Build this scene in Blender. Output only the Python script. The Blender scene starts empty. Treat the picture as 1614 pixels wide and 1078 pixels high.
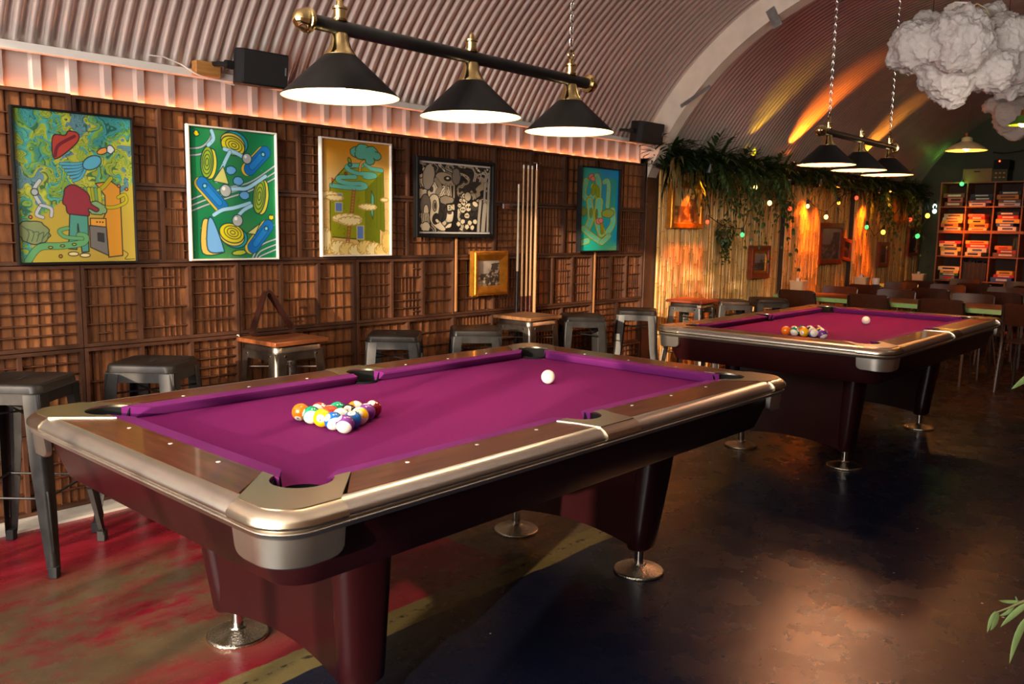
import bpy, bmesh, math, random
import numpy as np
from mathutils import Vector, Matrix, noise as mnoise

random.seed(7)
PI = math.pi
SC = bpy.context.scene
COL = SC.collection

# ------------------------------------------------------------------ camera
CAM_C = Vector((-2.102, -2.141, 1.375))
cam_right = Vector((0.669908, -0.742257, 0.016692)).normalized()
cam_fwd = Vector((0.737221, 0.662364, -0.133339)).normalized()
cam_up = cam_right.cross(cam_fwd)
cd = bpy.data.cameras.new('camera')
cam = bpy.data.objects.new('camera', cd)
COL.objects.link(cam)
mw = Matrix.Identity(4)
for i in range(3):
    mw[i][0] = cam_right[i]; mw[i][1] = cam_up[i]; mw[i][2] = -cam_fwd[i]; mw[i][3] = CAM_C[i]
cam.matrix_world = mw
FPX = 1335.5
cd.sensor_width = 36.0
cd.lens = FPX / 1614.0 * 36.0
cd.clip_start = 0.05
cd.clip_end = 100
cd.dof.use_dof = True
cd.dof.focus_distance = 3.6
cd.dof.aperture_fstop = 8.0
SC.camera = cam


def ray(px, py):
    return cam_fwd + cam_right * ((px - 807.0) / FPX) - cam_up * ((py - 539.0) / FPX)


def hit(px, py, ax, v):
    d = ray(px, py)
    return CAM_C + d * ((v - CAM_C[ax]) / d[ax])


# ------------------------------------------------------------------ world, lights, exposure
SC.view_settings.view_transform = 'Standard'
SC.view_settings.look = 'None'
SC.view_settings.gamma = 1.0
SC.view_settings.exposure = 0.12
SC.view_settings.use_curve_mapping = False
w = bpy.data.worlds.new('dim_world')
SC.world = w
w.use_nodes = True
w.node_tree.nodes['Background'].inputs[0].default_value = (0.55, 0.62, 0.80, 1)
w.node_tree.nodes['Background'].inputs[1].default_value = 0.02


def lamp(name, kind, loc, energy, color, target=None, size=0.05, size_y=None, spot=None, blend=0.5):
    l = bpy.data.lights.new(name, kind)
    l.energy = energy
    l.color = color
    if kind == 'AREA':
        l.size = size
        if size_y:
            l.shape = 'RECTANGLE'; l.size_y = size_y
    elif kind == 'SUN':
        l.angle = size
    else:
        l.shadow_soft_size = size
    if spot:
        l.spot_size = spot; l.spot_blend = blend
    o = bpy.data.objects.new(name, l)
    COL.objects.link(o)
    o.location = loc
    if target is not None:
        o.rotation_euler = (Vector(target) - Vector(loc)).to_track_quat('-Z', 'Y').to_euler()
    return o


# daylight through the glazed entrance at the left end of the arch
lamp('entrance_daylight', 'AREA', (-4.05, -0.3, 1.9), 290, (1.0, 0.95, 0.89), (0, 0.5, 1.3), 3.6, 2.4)
# low sun slipping in between bars added in the same entrance
lamp('entrance_sun', 'SUN', (-9.0, -0.8, 3.5), 6.0, (1.0, 0.82, 0.60), (-9.0 + 0.94, -0.8 + 0.33, 3.5 - 0.18), 0.012)
# unseen spot on the right, added to brighten the far wall and bamboo
lamp('side_fill', 'SPOT', (3.0, -2.2, 1.95), 125, (1.0, 0.86, 0.66), (5.2, 2.0, 1.25), 0.18, None, 0.86, 0.8)
lamp('arch_fill', 'SPOT', (2.2, -2.2, 2.0), 75, (1.0, 0.90, 0.80), (6.0, 1.0, 2.9), 0.25, None, 1.3, 0.8)  # second unseen spot, added to lift the far part of the roof

# ------------------------------------------------------------------ materials
MATS = {}


def nodes_of(m):
    m.use_nodes = True
    nt = m.node_tree
    return nt, nt.nodes['Principled BSDF']


def mat(name, col, rough=0.5, metal=0.0, var=0.0, scale=8.0, stretch=(1, 1, 1), bump=0.0, bscale=None,
        col2=None, emit=None, estr=0.0, coat=0.0, rvar=0.0, rnd=0.0, spec=None, sheen=0.0, attr=None, detail=6.0,
        trans=0.0, alpha=1.0, aniso=0.0):
    if name in MATS:
        return MATS[name]
    m = bpy.data.materials.new(name)
    nt, b = nodes_of(m)
    N, L = nt.nodes, nt.links
    c = tuple(col) + (1,)
    b.inputs['Base Color'].default_value = c
    b.inputs['Roughness'].default_value = rough
    b.inputs['Metallic'].default_value = metal
    if spec is not None:
        b.inputs['Specular IOR Level'].default_value = spec
    if coat:
        b.inputs['Coat Weight'].default_value = coat
        b.inputs['Coat Roughness'].default_value = 0.08
    if sheen:
        b.inputs['Sheen Weight'].default_value = sheen
        b.inputs['Sheen Roughness'].default_value = 0.4
    if trans:
        b.inputs['Transmission Weight'].default_value = trans
    if aniso:
        b.inputs['Anisotropic'].default_value = aniso
    out = None
    if var or bump or rvar or col2 is not None:
        tc = N.new('ShaderNodeTexCoord')
        mp = N.new('ShaderNodeMapping')
        mp.inputs['Scale'].default_value = stretch
        L.new(tc.outputs['Object'], mp.inputs['Vector'])
        if rnd:
            oi = N.new('ShaderNodeObjectInfo')
            vm = N.new('ShaderNodeVectorMath'); vm.operation = 'SCALE'
            vm.inputs[0].default_value = (37.0, 17.0, 29.0)
            L.new(oi.outputs['Random'], vm.inputs['Scale'])
            L.new(vm.outputs[0], mp.inputs['Location'])
        nz = N.new('ShaderNodeTexNoise')
        nz.inputs['Scale'].default_value = scale
        nz.inputs['Detail'].default_value = detail
        nz.inputs['Roughness'].default_value = 0.6
        L.new(mp.outputs['Vector'], nz.inputs['Vector'])
        ramp = N.new('ShaderNodeValToRGB')
        ramp.color_ramp.elements[0].position = 0.32
        ramp.color_ramp.elements[1].position = 0.70
        c2 = tuple(col2) + (1,) if col2 is not None else tuple(min(1, x * (1 + var)) for x in col) + (1,)
        c1 = c if col2 is not None else tuple(x * (1 - var) for x in col) + (1,)
        ramp.color_ramp.elements[0].color = c1
        ramp.color_ramp.elements[1].color = c2
        L.new(nz.outputs['Fac'], ramp.inputs['Fac'])
        out = ramp.outputs['Color']
        if rvar:
            mr = N.new('ShaderNodeMapRange')
            mr.inputs['To Min'].default_value = max(0.02, rough - rvar)
            mr.inputs['To Max'].default_value = min(1, rough + rvar)
            L.new(nz.outputs['Fac'], mr.inputs['Value'])
            L.new(mr.outputs['Result'], b.inputs['Roughness'])
        if bump:
            bn = N.new('ShaderNodeTexNoise')
            bn.inputs['Scale'].default_value = bscale or scale
            bn.inputs['Detail'].default_value = 4
            L.new(mp.outputs['Vector'], bn.inputs['Vector'])
            bp = N.new('ShaderNodeBump')
            bp.inputs['Strength'].default_value = bump
            bp.inputs['Distance'].default_value = 0.01
            L.new(bn.outputs['Fac'], bp.inputs['Height'])
            L.new(bp.outputs['Normal'], b.inputs['Normal'])
    if rnd and out is not None:
        oi2 = N.new('ShaderNodeObjectInfo')
        mr2 = N.new('ShaderNodeMapRange')
        mr2.inputs['To Min'].default_value = 1 - rnd
        mr2.inputs['To Max'].default_value = 1 + rnd
        L.new(oi2.outputs['Random'], mr2.inputs['Value'])
        mul = N.new('ShaderNodeVectorMath'); mul.operation = 'SCALE'
        L.new(out, mul.inputs[0]); L.new(mr2.outputs['Result'], mul.inputs['Scale'])
        out = mul.outputs[0]
    if attr:
        at = N.new('ShaderNodeAttribute')
        at.attribute_name = attr
        if out is None:
            out = at.outputs['Color']
        else:
            mx = N.new('ShaderNodeMix'); mx.data_type = 'RGBA'; mx.blend_type = 'MULTIPLY'
            mx.inputs[0].default_value = 1.0
            L.new(out, mx.inputs[6]); L.new(at.outputs['Color'], mx.inputs[7])
            out = mx.outputs[2]
    if out is not None:
        L.new(out, b.inputs['Base Color'])
    if emit is not None:
        b.inputs['Emission Color'].default_value = tuple(emit) + (1,)
        b.inputs['Emission Strength'].default_value = estr
    MATS[name] = m
    return m


# ------------------------------------------------------------------ mesh builder
class MB:
    def __init__(self):
        self.v = []; self.f = []; self.tone = {}

    def add(self, vs, fs):
        o = len(self.v)
        self.v.extend([tuple(p) for p in vs])
        self.f.extend([tuple(i + o for i in f) for f in fs])
        return o

    def box(self, x0, x1, y0, y1, z0, z1, M=None):
        vs = [Vector((x, y, z)) for z in (z0, z1) for y in (y0, y1) for x in (x0, x1)]
        if M is not None:
            vs = [M @ p for p in vs]
        self.add(vs, [(0, 2, 3, 1), (4, 5, 7, 6), (0, 1, 5, 4), (2, 6, 7, 3), (0, 4, 6, 2), (1, 3, 7, 5)])
        return self

    def lathe(self, prof, n=24, M=None, cap=True):
        vs = []; fs = []
        m = len(prof)
        for i in range(n):
            a = 2 * PI * i / n
            for r, z in prof:
                p = Vector((r * math.cos(a), r * math.sin(a), z))
                vs.append(M @ p if M is not None else p)
        for i in range(n):
            j = (i + 1) % n
            for k in range(m - 1):
                fs.append((i * m + k, j * m + k, j * m + k + 1, i * m + k + 1))
        if cap:
            if prof[0][0] > 1e-6:
                fs.append(tuple(i * m for i in reversed(range(n))))
            if prof[-1][0] > 1e-6:
                fs.append(tuple(i * m + m - 1 for i in range(n)))
        self.add(vs, fs)
        return self

    def cyl(self, p0, p1, r0, r1=None, n=12):
        p0 = Vector(p0); p1 = Vector(p1)
        r1 = r0 if r1 is None else r1
        d = p1 - p0
        q = d.to_track_quat('Z', 'Y').to_matrix().to_4x4()
        q.translation = p0
        return self.lathe([(r0, 0), (r1, d.length)], n, q)

    def sphere(self, c, r, n=16, m=10, sz=1.0):
        prof = [(max(0.0, r * math.sin(PI * k / m)), -r * sz * math.cos(PI * k / m)) for k in range(m + 1)]
        prof[0] = (1e-7, prof[0][1]); prof[-1] = (1e-7, prof[-1][1])
        return self.lathe(prof, n, Matrix.Translation(Vector(c)), cap=False)

    def tube(self, pts, r, n=8, closed=False, taper=None):
        pts = [Vector(p) for p in pts]
        m = len(pts)
        vs = []; fs = []
        up = None
        for i, p in enumerate(pts):
            a = pts[(i - 1) % m] if (closed or i > 0) else p
            b = pts[(i + 1) % m] if (closed or i < m - 1) else p
            t = (b - a).normalized()
            if up is None:
                up = Vector((0, 0, 1)) if abs(t.z) < 0.9 else Vector((1, 0, 0))
            s = t.cross(up)
            if s.length < 1e-6:
                s = t.orthogonal()
            s.normalize()
            up = s.cross(t).normalized()
            rr = r * (taper[i] if taper else 1)
            for k in range(n):
                an = 2 * PI * k / n
                vs.append(p + s * math.cos(an) * rr + up * math.sin(an) * rr)
        for i in range(m if closed else m - 1):
            j = (i + 1) % m
            for k in range(n):
                l = (k + 1) % n
                fs.append((i * n + k, i * n + l, j * n + l, j * n + k))
        if not closed:
            fs.append(tuple(reversed(range(n))))
            fs.append(tuple((m - 1) * n + k for k in range(n)))
        self.add(vs, fs)
        return self

    def prism(self, outline, z0, z1, M=None):
        n = len(outline)
        vs = [Vector((x, y, z0)) for x, y in outline] + [Vector((x, y, z1)) for x, y in outline]
        if M is not None:
            vs = [M @ p for p in vs]
        fs = [tuple(reversed(range(n))), tuple(range(n, 2 * n))]
        for i in range(n):
            j = (i + 1) % n
            fs.append((i, j, n + j, n + i))
        self.add(vs, fs)
        return self

    def loft(self, rings, closed=True, cap=True):
        n = len(rings[0])
        vs = [p for r in rings for p in r]
        fs = []
        for i in range(len(rings) - 1):
            for k in range(n if closed else n - 1):
                l = (k + 1) % n
                fs.append((i * n + k, i * n + l, (i + 1) * n + l, (i + 1) * n + k))
        if cap and closed:
            fs.append(tuple(reversed(range(n))))
            fs.append(tuple((len(rings) - 1) * n + k for k in range(n)))
        self.add(vs, fs)
        return self

    def grid(self, fn, nu, nv):
        vs = [fn(i / nu, j / nv) for j in range(nv + 1) for i in range(nu + 1)]
        fs = [(j * (nu + 1) + i, j * (nu + 1) + i + 1, (j + 1) * (nu + 1) + i + 1, (j + 1) * (nu + 1) + i)
              for j in range(nv) for i in range(nu)]
        self.add(vs, fs)
        return self

    def build(self, name, material, parent=None, smooth=True, ang=38, bev=0.0, tri=False, fix=True):
        me = bpy.data.meshes.new(name)
        bm = bmesh.new()
        bv = [bm.verts.new(p) for p in self.v]
        for f in self.f:
            try:
                bm.faces.new([bv[i] for i in f])
            except ValueError:
                pass
        if fix:
            bmesh.ops.recalc_face_normals(bm, faces=bm.faces)
        if tri:
            big = [f for f in bm.faces if len(f.verts) > 4]
            bmesh.ops.triangulate(bm, faces=big, ngon_method='EAR_CLIP')
        if smooth:
            lim = math.radians(ang)
            for f in bm.faces:
                f.smooth = True
            for e in bm.edges:
                if len(e.link_faces) == 2 and e.calc_face_angle(0) > lim:
                    e.smooth = False
        bm.to_mesh(me); bm.free()
        me.materials.append(material)
        o = bpy.data.objects.new(name, me)
        COL.objects.link(o)
        if parent is not None:
            o.parent = parent
        if bev:
            md = o.modifiers.new('bevel', 'BEVEL')
            md.width = bev; md.segments = 2; md.limit_method = 'ANGLE'; md.angle_limit = math.radians(40)
        return o


def thing(name, label, cat, loc=(0, 0, 0), rotz=0.0, group=None):
    o = bpy.data.objects.new(name, None)
    o.empty_display_size = 0.1
    COL.objects.link(o)
    o.location = loc
    o.rotation_euler = (0, 0, rotz)
    return tag(o, label, cat, group)


def tag(o, label, cat, group=None):
    o['label'] = label; o['category'] = cat
    if group:
        o['group'] = group
    return o


def struct(o):
    o['kind'] = 'structure'
    return o


def kids(o):
    return [c for c in bpy.data.objects if c.parent == o]


def copy_tree(o, parent=None):
    c = o.copy()
    COL.objects.link(c)
    if parent is not None:
        c.parent = parent
    for ch in kids(o):
        copy_tree(ch, c)
    return c


def arc(cx, cy, r, a0, a1, n):
    return [(cx + r * math.cos(a0 + (a1 - a0) * i / n), cy + r * math.sin(a0 + (a1 - a0) * i / n)) for i in range(n + 1)]


def rrect(hx, hy, r, n=6, cx=0.0, cy=0.0):
    p = []
    for sx, sy, a in ((1, 1, 0), (-1, 1, PI / 2), (-1, -1, PI), (1, -1, 1.5 * PI)):
        p += arc(cx + sx * (hx - r), cy + sy * (hy - r), r, a, a + PI / 2, n)
    return p


def srgb(r, g, b):
    def f(c):
        c /= 255.0
        return c / 12.92 if c <= 0.04045 else ((c + 0.055) / 1.055) ** 2.4
    return (f(r), f(g), f(b))


def color_grid(name, img, w, h, material, parent, loc, tilt=0.0):
    """a flat print of w x h metres facing -y, coloured point by point"""
    H, W, _ = img.shape
    xs = np.linspace(0, w, W); zs = np.linspace(h, 0, H)
    X, Z = np.meshgrid(xs, zs)
    co = np.stack([X.ravel(), np.zeros(W * H), Z.ravel()], 1)
    idx = np.arange(W * H).reshape(H, W)
    q = np.stack([idx[1:, :-1], idx[1:, 1:], idx[:-1, 1:], idx[:-1, :-1]], -1).reshape(-1, 4)
    me = bpy.data.meshes.new(name)
    me.vertices.add(W * H)
    me.vertices.foreach_set('co', co.astype(np.float32).ravel())
    me.loops.add(q.size)
    me.loops.foreach_set('vertex_index', q.astype(np.int32).ravel())
    me.polygons.add(len(q))
    me.polygons.foreach_set('loop_start', (np.arange(len(q)) * 4).astype(np.int32))
    me.update(calc_edges=True)
    lin = np.where(img <= 0.04045, img / 12.92, ((np.clip(img, 0, 1) + 0.055) / 1.055) ** 2.4)
    a = me.color_attributes.new('ink', 'FLOAT_COLOR', 'POINT')
    a.data.foreach_set('color', np.concatenate([lin.reshape(-1, 3), np.ones((W * H, 1))], 1).astype(np.float32).ravel())
    me.materials.append(material)
    o = bpy.data.objects.new(name, me)
    COL.objects.link(o)
    o.parent = parent
    o.location = loc
    return o


# common materials
wood_case = mat('case_wood', srgb(90, 53, 31), 0.5, var=0.4, scale=5, stretch=(1, 1, 6), bump=0.25, bscale=20, rnd=0.25, rvar=0.12)
wood_frame = mat('case_frame_wood', srgb(74, 44, 28), 0.5, var=0.35, scale=6, stretch=(1, 1, 1), bump=0.2, bscale=24, rnd=0.25, rvar=0.12)
wood_back = mat('case_back_wood', srgb(156, 98, 54), 0.55, col2=srgb(88, 50, 29), scale=7, stretch=(3, 1, 0.7), bump=0.15, rnd=0.25)
steel = mat('brushed_aluminium', srgb(206, 198, 186), 0.34, 1.0, var=0.03, scale=30, stretch=(1, 1, 1), aniso=0.4)
casting = mat('polished_casting', srgb(222, 208, 184), 0.27, 1.0, var=0.05, scale=6)
chrome = mat('polished_chrome', srgb(205, 200, 196), 0.14, 1.0)
brass = mat('polished_brass', srgb(226, 200, 138), 0.12, 1.0, var=0.06, scale=9)
black_metal = mat('black_enamel', (0.012, 0.011, 0.011), 0.36, var=0.2, scale=30)
black_plastic = mat('black_plastic', (0.010, 0.010, 0.011), 0.7, spec=.25, var=0.1, scale=60, bump=0.1)
cloth = mat('purple_cloth', srgb(102, 15, 84), 0.95, var=0.13, scale=260, bump=0.12, bscale=500, spec=0.15)
maroon = mat('maroon_laminate', srgb(38, 9, 12), 0.30, var=0.12, scale=3, rvar=0.05)
rail_wood = mat('rosewood_rail', srgb(108, 56, 36), 0.28, col2=srgb(64, 28, 18), scale=4, stretch=(1.2, 14, 4), coat=0.3)
cloth_rail = mat('purple_rail_cloth', srgb(106, 32, 100), 0.95, var=0.10, scale=260, bump=0.12, bscale=500, spec=0.15)
rail_wood_b = mat('rosewood_end_rail', srgb(108, 56, 36), 0.28, col2=srgb(64, 28, 18), scale=4, stretch=(14, 1.2, 4), coat=0.3)
gun = mat('gunmetal_paint', srgb(50, 47, 45), 0.42, 0.6, var=0.25, scale=14, rvar=0.1)
raw_steel = mat('raw_steel', srgb(140, 130, 120), 0.36, 1.0, var=0.25, scale=10, rvar=0.12)
rubber = mat('black_rubber', (0.012, 0.012, 0.012), 0.7, var=0.1, scale=20)
white_pt = mat('white_paint', srgb(225, 218, 208), 0.6, var=0.06, scale=6, bump=0.06, bscale=14)
# ------------------------------------------------------------------ the room shell
XL, XR = -4.2, 11.9
YW = 2.08
AC = (-0.198, 0.867); AR = 2.62        # the arch: centre (y, z) and radius
Z_SPRING = 2.14


def floor_material():
    m = bpy.data.materials.new('painted_concrete')
    nt, b = nodes_of(m)
    N, L = nt.nodes, nt.links
    tc = N.new('ShaderNodeTexCoord')
    sx = N.new('ShaderNodeSeparateXYZ'); L.new(tc.outputs['Object'], sx.inputs[0])

    def noise(scale, detail=6, stretch=None, rough=0.6):
        n = N.new('ShaderNodeTexNoise'); n.inputs['Scale'].default_value = scale
        n.inputs['Detail'].default_value = detail; n.inputs['Roughness'].default_value = rough
        if stretch:
            mp = N.new('ShaderNodeMapping'); mp.inputs['Scale'].default_value = stretch
            L.new(tc.outputs['Object'], mp.inputs[0]); L.new(mp.outputs[0], n.inputs['Vector'])
        else:
            L.new(tc.outputs['Object'], n.inputs['Vector'])
        return n.outputs['Fac']

    def math_(op, a, c=None):
        k = N.new('ShaderNodeMath'); k.operation = op
        for i, q in enumerate((a, c)):
            if q is None:
                continue
            if isinstance(q, (int, float)):
                k.inputs[i].default_value = q
            else:
                L.new(q, k.inputs[i])
        return k.outputs[0]

    def step(v, e0, e1):
        r = N.new('ShaderNodeMapRange'); r.inputs['From Min'].default_value = e0; r.inputs['From Max'].default_value = e1
        r.clamp = True
        L.new(v, r.inputs['Value'])
        return r.outputs['Result']

    def mix(f, a, c):
        x = N.new('ShaderNodeMix'); x.data_type = 'RGBA'
        L.new(f, x.inputs[0])
        for i, q in ((6, a), (7, c)):
            if isinstance(q, tuple):
                x.inputs[i].default_value = q + (1,)
            else:
                L.new(q, x.inputs[i])
        return x.outputs[2]

    wob = math_('MULTIPLY', math_('SUBTRACT', noise(3), 0.5), 0.05)
    wobx = math_('MULTIPLY', math_('SUBTRACT', noise(25), 0.5), 0.02)
    X = math_('ADD', sx.outputs['X'], wobx)
    Y = math_('ADD', sx.outputs['Y'], wobx)
    Yb = math_('ADD', sx.outputs['Y'], wob)
    n1 = noise(2.2, 8); n2 = noise(9, 8, None, 0.7); nst = noise(3.0, 8, (0.6, 4.0, 1), 0.7)
    concrete = mix(n2, srgb(70, 54, 36), srgb(116, 94, 66))
    olive = mix(n2, srgb(96, 82, 46), srgb(124, 106, 66))
    red = mix(step(nst, 0.35, 0.7), srgb(104, 10, 26), srgb(150, 26, 48))
    blue = mix(n1, srgb(12, 17, 36), srgb(25, 27, 42))
    brown = mix(n2, srgb(50, 32, 22), srgb(76, 50, 32))
    # red paint field next to the wall, worn through in streaks
    worn = math_('ADD', math_('MULTIPLY', step(nst, 0.50, 0.62), 0.6), math_('MULTIPLY', step(n2, 0.5, 0.62), 0.5))
    worn = math_('MAXIMUM', math_('MINIMUM', worn, 1.0), step(noise(1.3, 10, (1, 1.5, 1), 0.75), 0.40, 0.52))
    band = math_('MULTIPLY', step(math_('MULTIPLY', X, -1.0), 0.2, 0.55),
                 math_('MULTIPLY', step(Y, 0.12, 0.40), step(math_('MULTIPLY', Y, -1.0), -1.36, -1.10)))
    wornm = math_('MULTIPLY', worn, math_('ADD', math_('MULTIPLY', band, 0.94), 0.06))
    redworn = mix(wornm, red, concrete)
    inred = math_('MULTIPLY', step(math_('MULTIPLY', X, -1.0), -0.412, -0.408), step(Y, 0.098, 0.104))
    a = mix(step(X, 1.0, 2.2), concrete, brown)
    a = mix(inred, a, redworn)
    # olive line painted along the hall
    a = mix(math_('MULTIPLY', step(math_('MULTIPLY', Y, -1.0), -0.105, -0.10), step(math_('MULTIPLY', X, -1.0), -1.3, -0.9)), a, olive)
    stripe = math_('MULTIPLY', step(Y, 0.03, 0.035), step(math_('MULTIPLY', Y, -1.0), -0.055, -0.05))
    stripe = math_('MULTIPLY', stripe, step(noise(30, 4), 0.50, 0.60))
    a = mix(stripe, a, srgb(52, 44, 34))
    # blue field towards the camera and the right, scuffed down to brown
    scuff = math_('MULTIPLY', step(noise(1.6, 10, (1, 1.4, 1), 0.80), 0.645, 0.665), step(X, -0.6, 1.6))
    scuff2 = math_('MULTIPLY', step(noise(9, 10, (0.6, 2, 1), 0.82), 0.68, 0.72), 0.9)
    bl = mix(math_('MAXIMUM', scuff, scuff2), blue, mix(n2, srgb(58, 38, 20), srgb(96, 64, 32)))
    spot = N.new('ShaderNodeTexVoronoi'); spot.inputs['Scale'].default_value = 9
    L.new(tc.outputs['Object'], spot.inputs['Vector'])
    dots = math_('MULTIPLY', step(math_('MULTIPLY', spot.outputs['Distance'], -1.0), -0.055, -0.035), step(noise(1.7), 0.5, 0.6))
    bl = mix(dots, bl, srgb(190, 182, 170))
    a = mix(math_('MULTIPLY', step(math_('MULTIPLY', Yb, -1.0), 0.028, 0.034), 1.0), a, bl)
    fade = mix(step(X, 4.6, 5.2), a, brown)
    L.new(fade, b.inputs['Base Color'])
    rg = N.new('ShaderNodeMapRange'); rg.inputs['To Min'].default_value = 0.12; rg.inputs['To Max'].default_value = 0.42
    L.new(noise(5, 8), rg.inputs['Value']); L.new(rg.outputs['Result'], b.inputs['Roughness'])
    bp = N.new('ShaderNodeBump'); bp.inputs['Strength'].default_value = 0.12; bp.inputs['Distance'].default_value = 0.01
    L.new(noise(22, 8, (0.6, 1.6, 1), 0.75), bp.inputs['Height']); L.new(bp.outputs['Normal'], b.inputs['Normal'])
    b.inputs['Specular IOR Level'].default_value = 0.4
    b.inputs['Coat Roughness'].default_value = 0.22
    return m


struct(MB().box(XL, XR, -2.6, 2.3, -0.12, 0.0).build('floor', floor_material(), smooth=False))

brick = mat('wall_render', srgb(70, 46, 36), 0.8, var=0.2, scale=6, bump=0.2)
struct(MB().box(XL, 4.40, YW, YW + 0.25, 0, 1.945).build('wall_left', brick, smooth=False))
struct(MB().box(4.40, XR, 2.02, YW + 0.25, 0, 1.90).build('wall_left_far', mat('dark_board', srgb(60, 40, 28), 0.7, var=0.2, scale=5), smooth=False))
# white painted kerb along the foot of the wall
struct(MB().box(XL, 4.40, 1.875, YW, 0, 0.012).build('baseboard_left', mat('white_floor_paint', srgb(205, 196, 182), 0.55, var=0.12, scale=9), smooth=False))

# upright box-profile sheet above the cases
sheet_mat = mat('white_sheet_metal', srgb(176, 165, 160), 0.42, 0.0, var=0.06, scale=3, coat=0.15)
sh = MB()
pr = []
x = XL
while x < 4.30:
    pr += [(x, 2.125), (x + 0.103, 2.125), (x + 0.112, 2.098), (x + 0.148, 2.098)]
    x += 0.157
sh.grid(lambda u, v: Vector((pr[min(len(pr) - 1, round(u * (len(pr) - 1)))][0], pr[min(len(pr) - 1, round(u * (len(pr) - 1)))][1], 1.90 + 0.29 * v)), len(pr) - 1, 1)
struct(sh.build('wall_left_sheet', sheet_mat, ang=10))
struct(MB().box(XL, 4.30, 2.135, 2.32, 1.945, 2.22).build('wall_left_top', brick, smooth=False))
# timber rail under the spring of the arch
struct(MB().box(XL, 4.26, 2.055, 2.094, 2.112, 2.150).build('trim_1', white_pt, bev=0.004))

# corrugated arch
gal = mat('galvanised_sheet', srgb(210, 198, 190), 0.29, 0.65, var=0.12, scale=2.2, stretch=(1, 1, 0.5))


def arch_pt(x, t, r):
    return Vector((x, AC[0] + r * math.cos(t), AC[1] + r * math.sin(t)))


T0 = math.asin((Z_SPRING - AC[1]) / AR)
PITCH = 0.066


def corr(x):
    return max(-1, min(1, 1.75 * math.cos(2 * PI * (x - XL) / PITCH)))


xs = []
x = XL
while x < XR:
    k = 10 if x > -1.4 else 4
    for i in range(k):
        xs.append(x + PITCH * i / k)
    x += PITCH
NT = 46
ts = [T0 + (PI - 2 * T0) * (j / NT) for j in range(NT + 1)]
ce = MB()
ce.grid(lambda u, v: arch_pt(xs[round(u * (len(xs) - 1))], ts[round(v * NT)], AR - 0.0115 * corr(xs[round(u * (len(xs) - 1))])), len(xs) - 1, NT)
struct(ce.build('ceiling', gal, ang=80, fix=False))

# concrete-white rib across the arch
rib = MB()
TR0 = math.asin((1.90 - AC[1]) / AR)
tr = [TR0 + (PI - 2 * TR0) * (j / 40) for j in range(41)]
rings = []
for t in tr:
    rings.append([arch_pt(4.26, t, AR + 0.02), arch_pt(4.26, t, AR - 0.20), arch_pt(4.40, t, AR - 0.20), arch_pt(4.40, t, AR + 0.02)])
rib.loft(rings)
struct(rib.build('trim_2', mat('rib_paint', srgb(214, 198, 182), 0.6, var=0.12, scale=4, bump=0.1), ang=30))
struct(MB().box(4.26, 4.40, 2.02, 2.3, 0, 2.0).build('trim_3', wood_frame, bev=0.003))

# far, right and near ends
struct(MB().box(XR, XR + 0.15, -2.8, 2.4, 0, 3.6).build('wall_back', mat('green_paint', srgb(58, 66, 38), 0.6, var=0.15, scale=3), smooth=False))
struct(MB().box(XL, XR, -2.75, -2.42, 0, 2.2).build('wall_right', mat('dark_plaster', srgb(96, 70, 54), 0.8, var=0.15, scale=4), smooth=False))
glz = MB()
glz.box(XL - 0.12, XL, -2.8, -1.9, 0, 3.6).box(XL - 0.12, XL, 1.5, 2.4, 0, 3.6).box(XL - 0.12, XL, -1.9, 1.5, 2.8, 3.6).box(XL - 0.12, XL, -1.9, 1.5, 0, 0.6)
struct(glz.build('wall_front', mat('entrance_wall', srgb(120, 100, 84), 0.8, var=0.1, scale=4), smooth=False))
fr = MB()  # uneven bars added in the unseen opening to throw streaks of shadow
for yy, ww in ((-1.9, .05), (-1.55, .12), (-1.2, .05), (-0.8, .05), (-0.45, .16), (-0.1, .05), (0.1, .09), (0.36, .05), (0.62, .14), (0.85, .06), (1.0, .10), (1.2, .05), (1.32, .08), (1.46, .05)):
    fr.box(XL - 0.09, XL - 0.03, yy, yy + ww, 0.6, 2.8)
fr.box(XL - 0.09, XL - 0.03, -1.9, 1.5, 1.7, 1.75)
struct(fr.build('streak_bars_1', white_pt, smooth=False))
# ------------------------------------------------------------------ pool tables
LX, LY = 0.991, 0.4955          # half length and half width between the cushion noses
RZ, BZ = 0.791, 0.752           # rail top, cloth
OW = 0.222                      # nose line to outside of the rail
CBACK = 0.052                   # cushion depth
sight_m = mat('mother_of_pearl', (0.8, 0.78, 0.74), 0.25, var=0.05, scale=60)
pocket_m = mat('pocket_rubber', (0.005, 0.005, 0.005), 0.85, spec=.15, var=0.1, scale=30)
foot_m = mat('hammered_chrome', srgb(196, 186, 168), 0.24, 1.0, bump=0.35, bscale=160, var=0.04, scale=40)
PC = (LX + 0.020, LY + 0.020, 0.062)     # corner pocket
PS = (0.0, LY + 0.052, 0.058)            # side pocket


def loop_path(off, r, n=8):
    """rounded rectangle path around the table; returns points with outward normals"""
    hx, hy = LX + off, LY + off
    pts = []
    for sx, sy, a in ((1, 1, 0), (-1, 1, PI / 2), (-1, -1, PI), (1, -1, 1.5 * PI)):
        for i in range(n + 1):
            t = a + PI / 2 * i / n
            pts.append((Vector((sx * (hx - r) + r * math.cos(t), sy * (hy - r) + r * math.sin(t), 0)), Vector((math.cos(t), math.sin(t), 0))))
    return pts


def sweep_closed(prof, base_off, r):
    """prof: (offset past base_off, z)"""
    path = loop_path(base_off, r)
    mb = MB()
    mb.loft([[p + nrm * o + Vector((0, 0, z)) for o, z in prof] for p, nrm in path] , closed=True, cap=False)
    m = len(path); n = len(prof)
    fs = [((m - 1) * n + k, (m - 1) * n + (k + 1) % n, (k + 1) % n, k) for k in range(n)]
    mb.f += fs
    return mb


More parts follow.
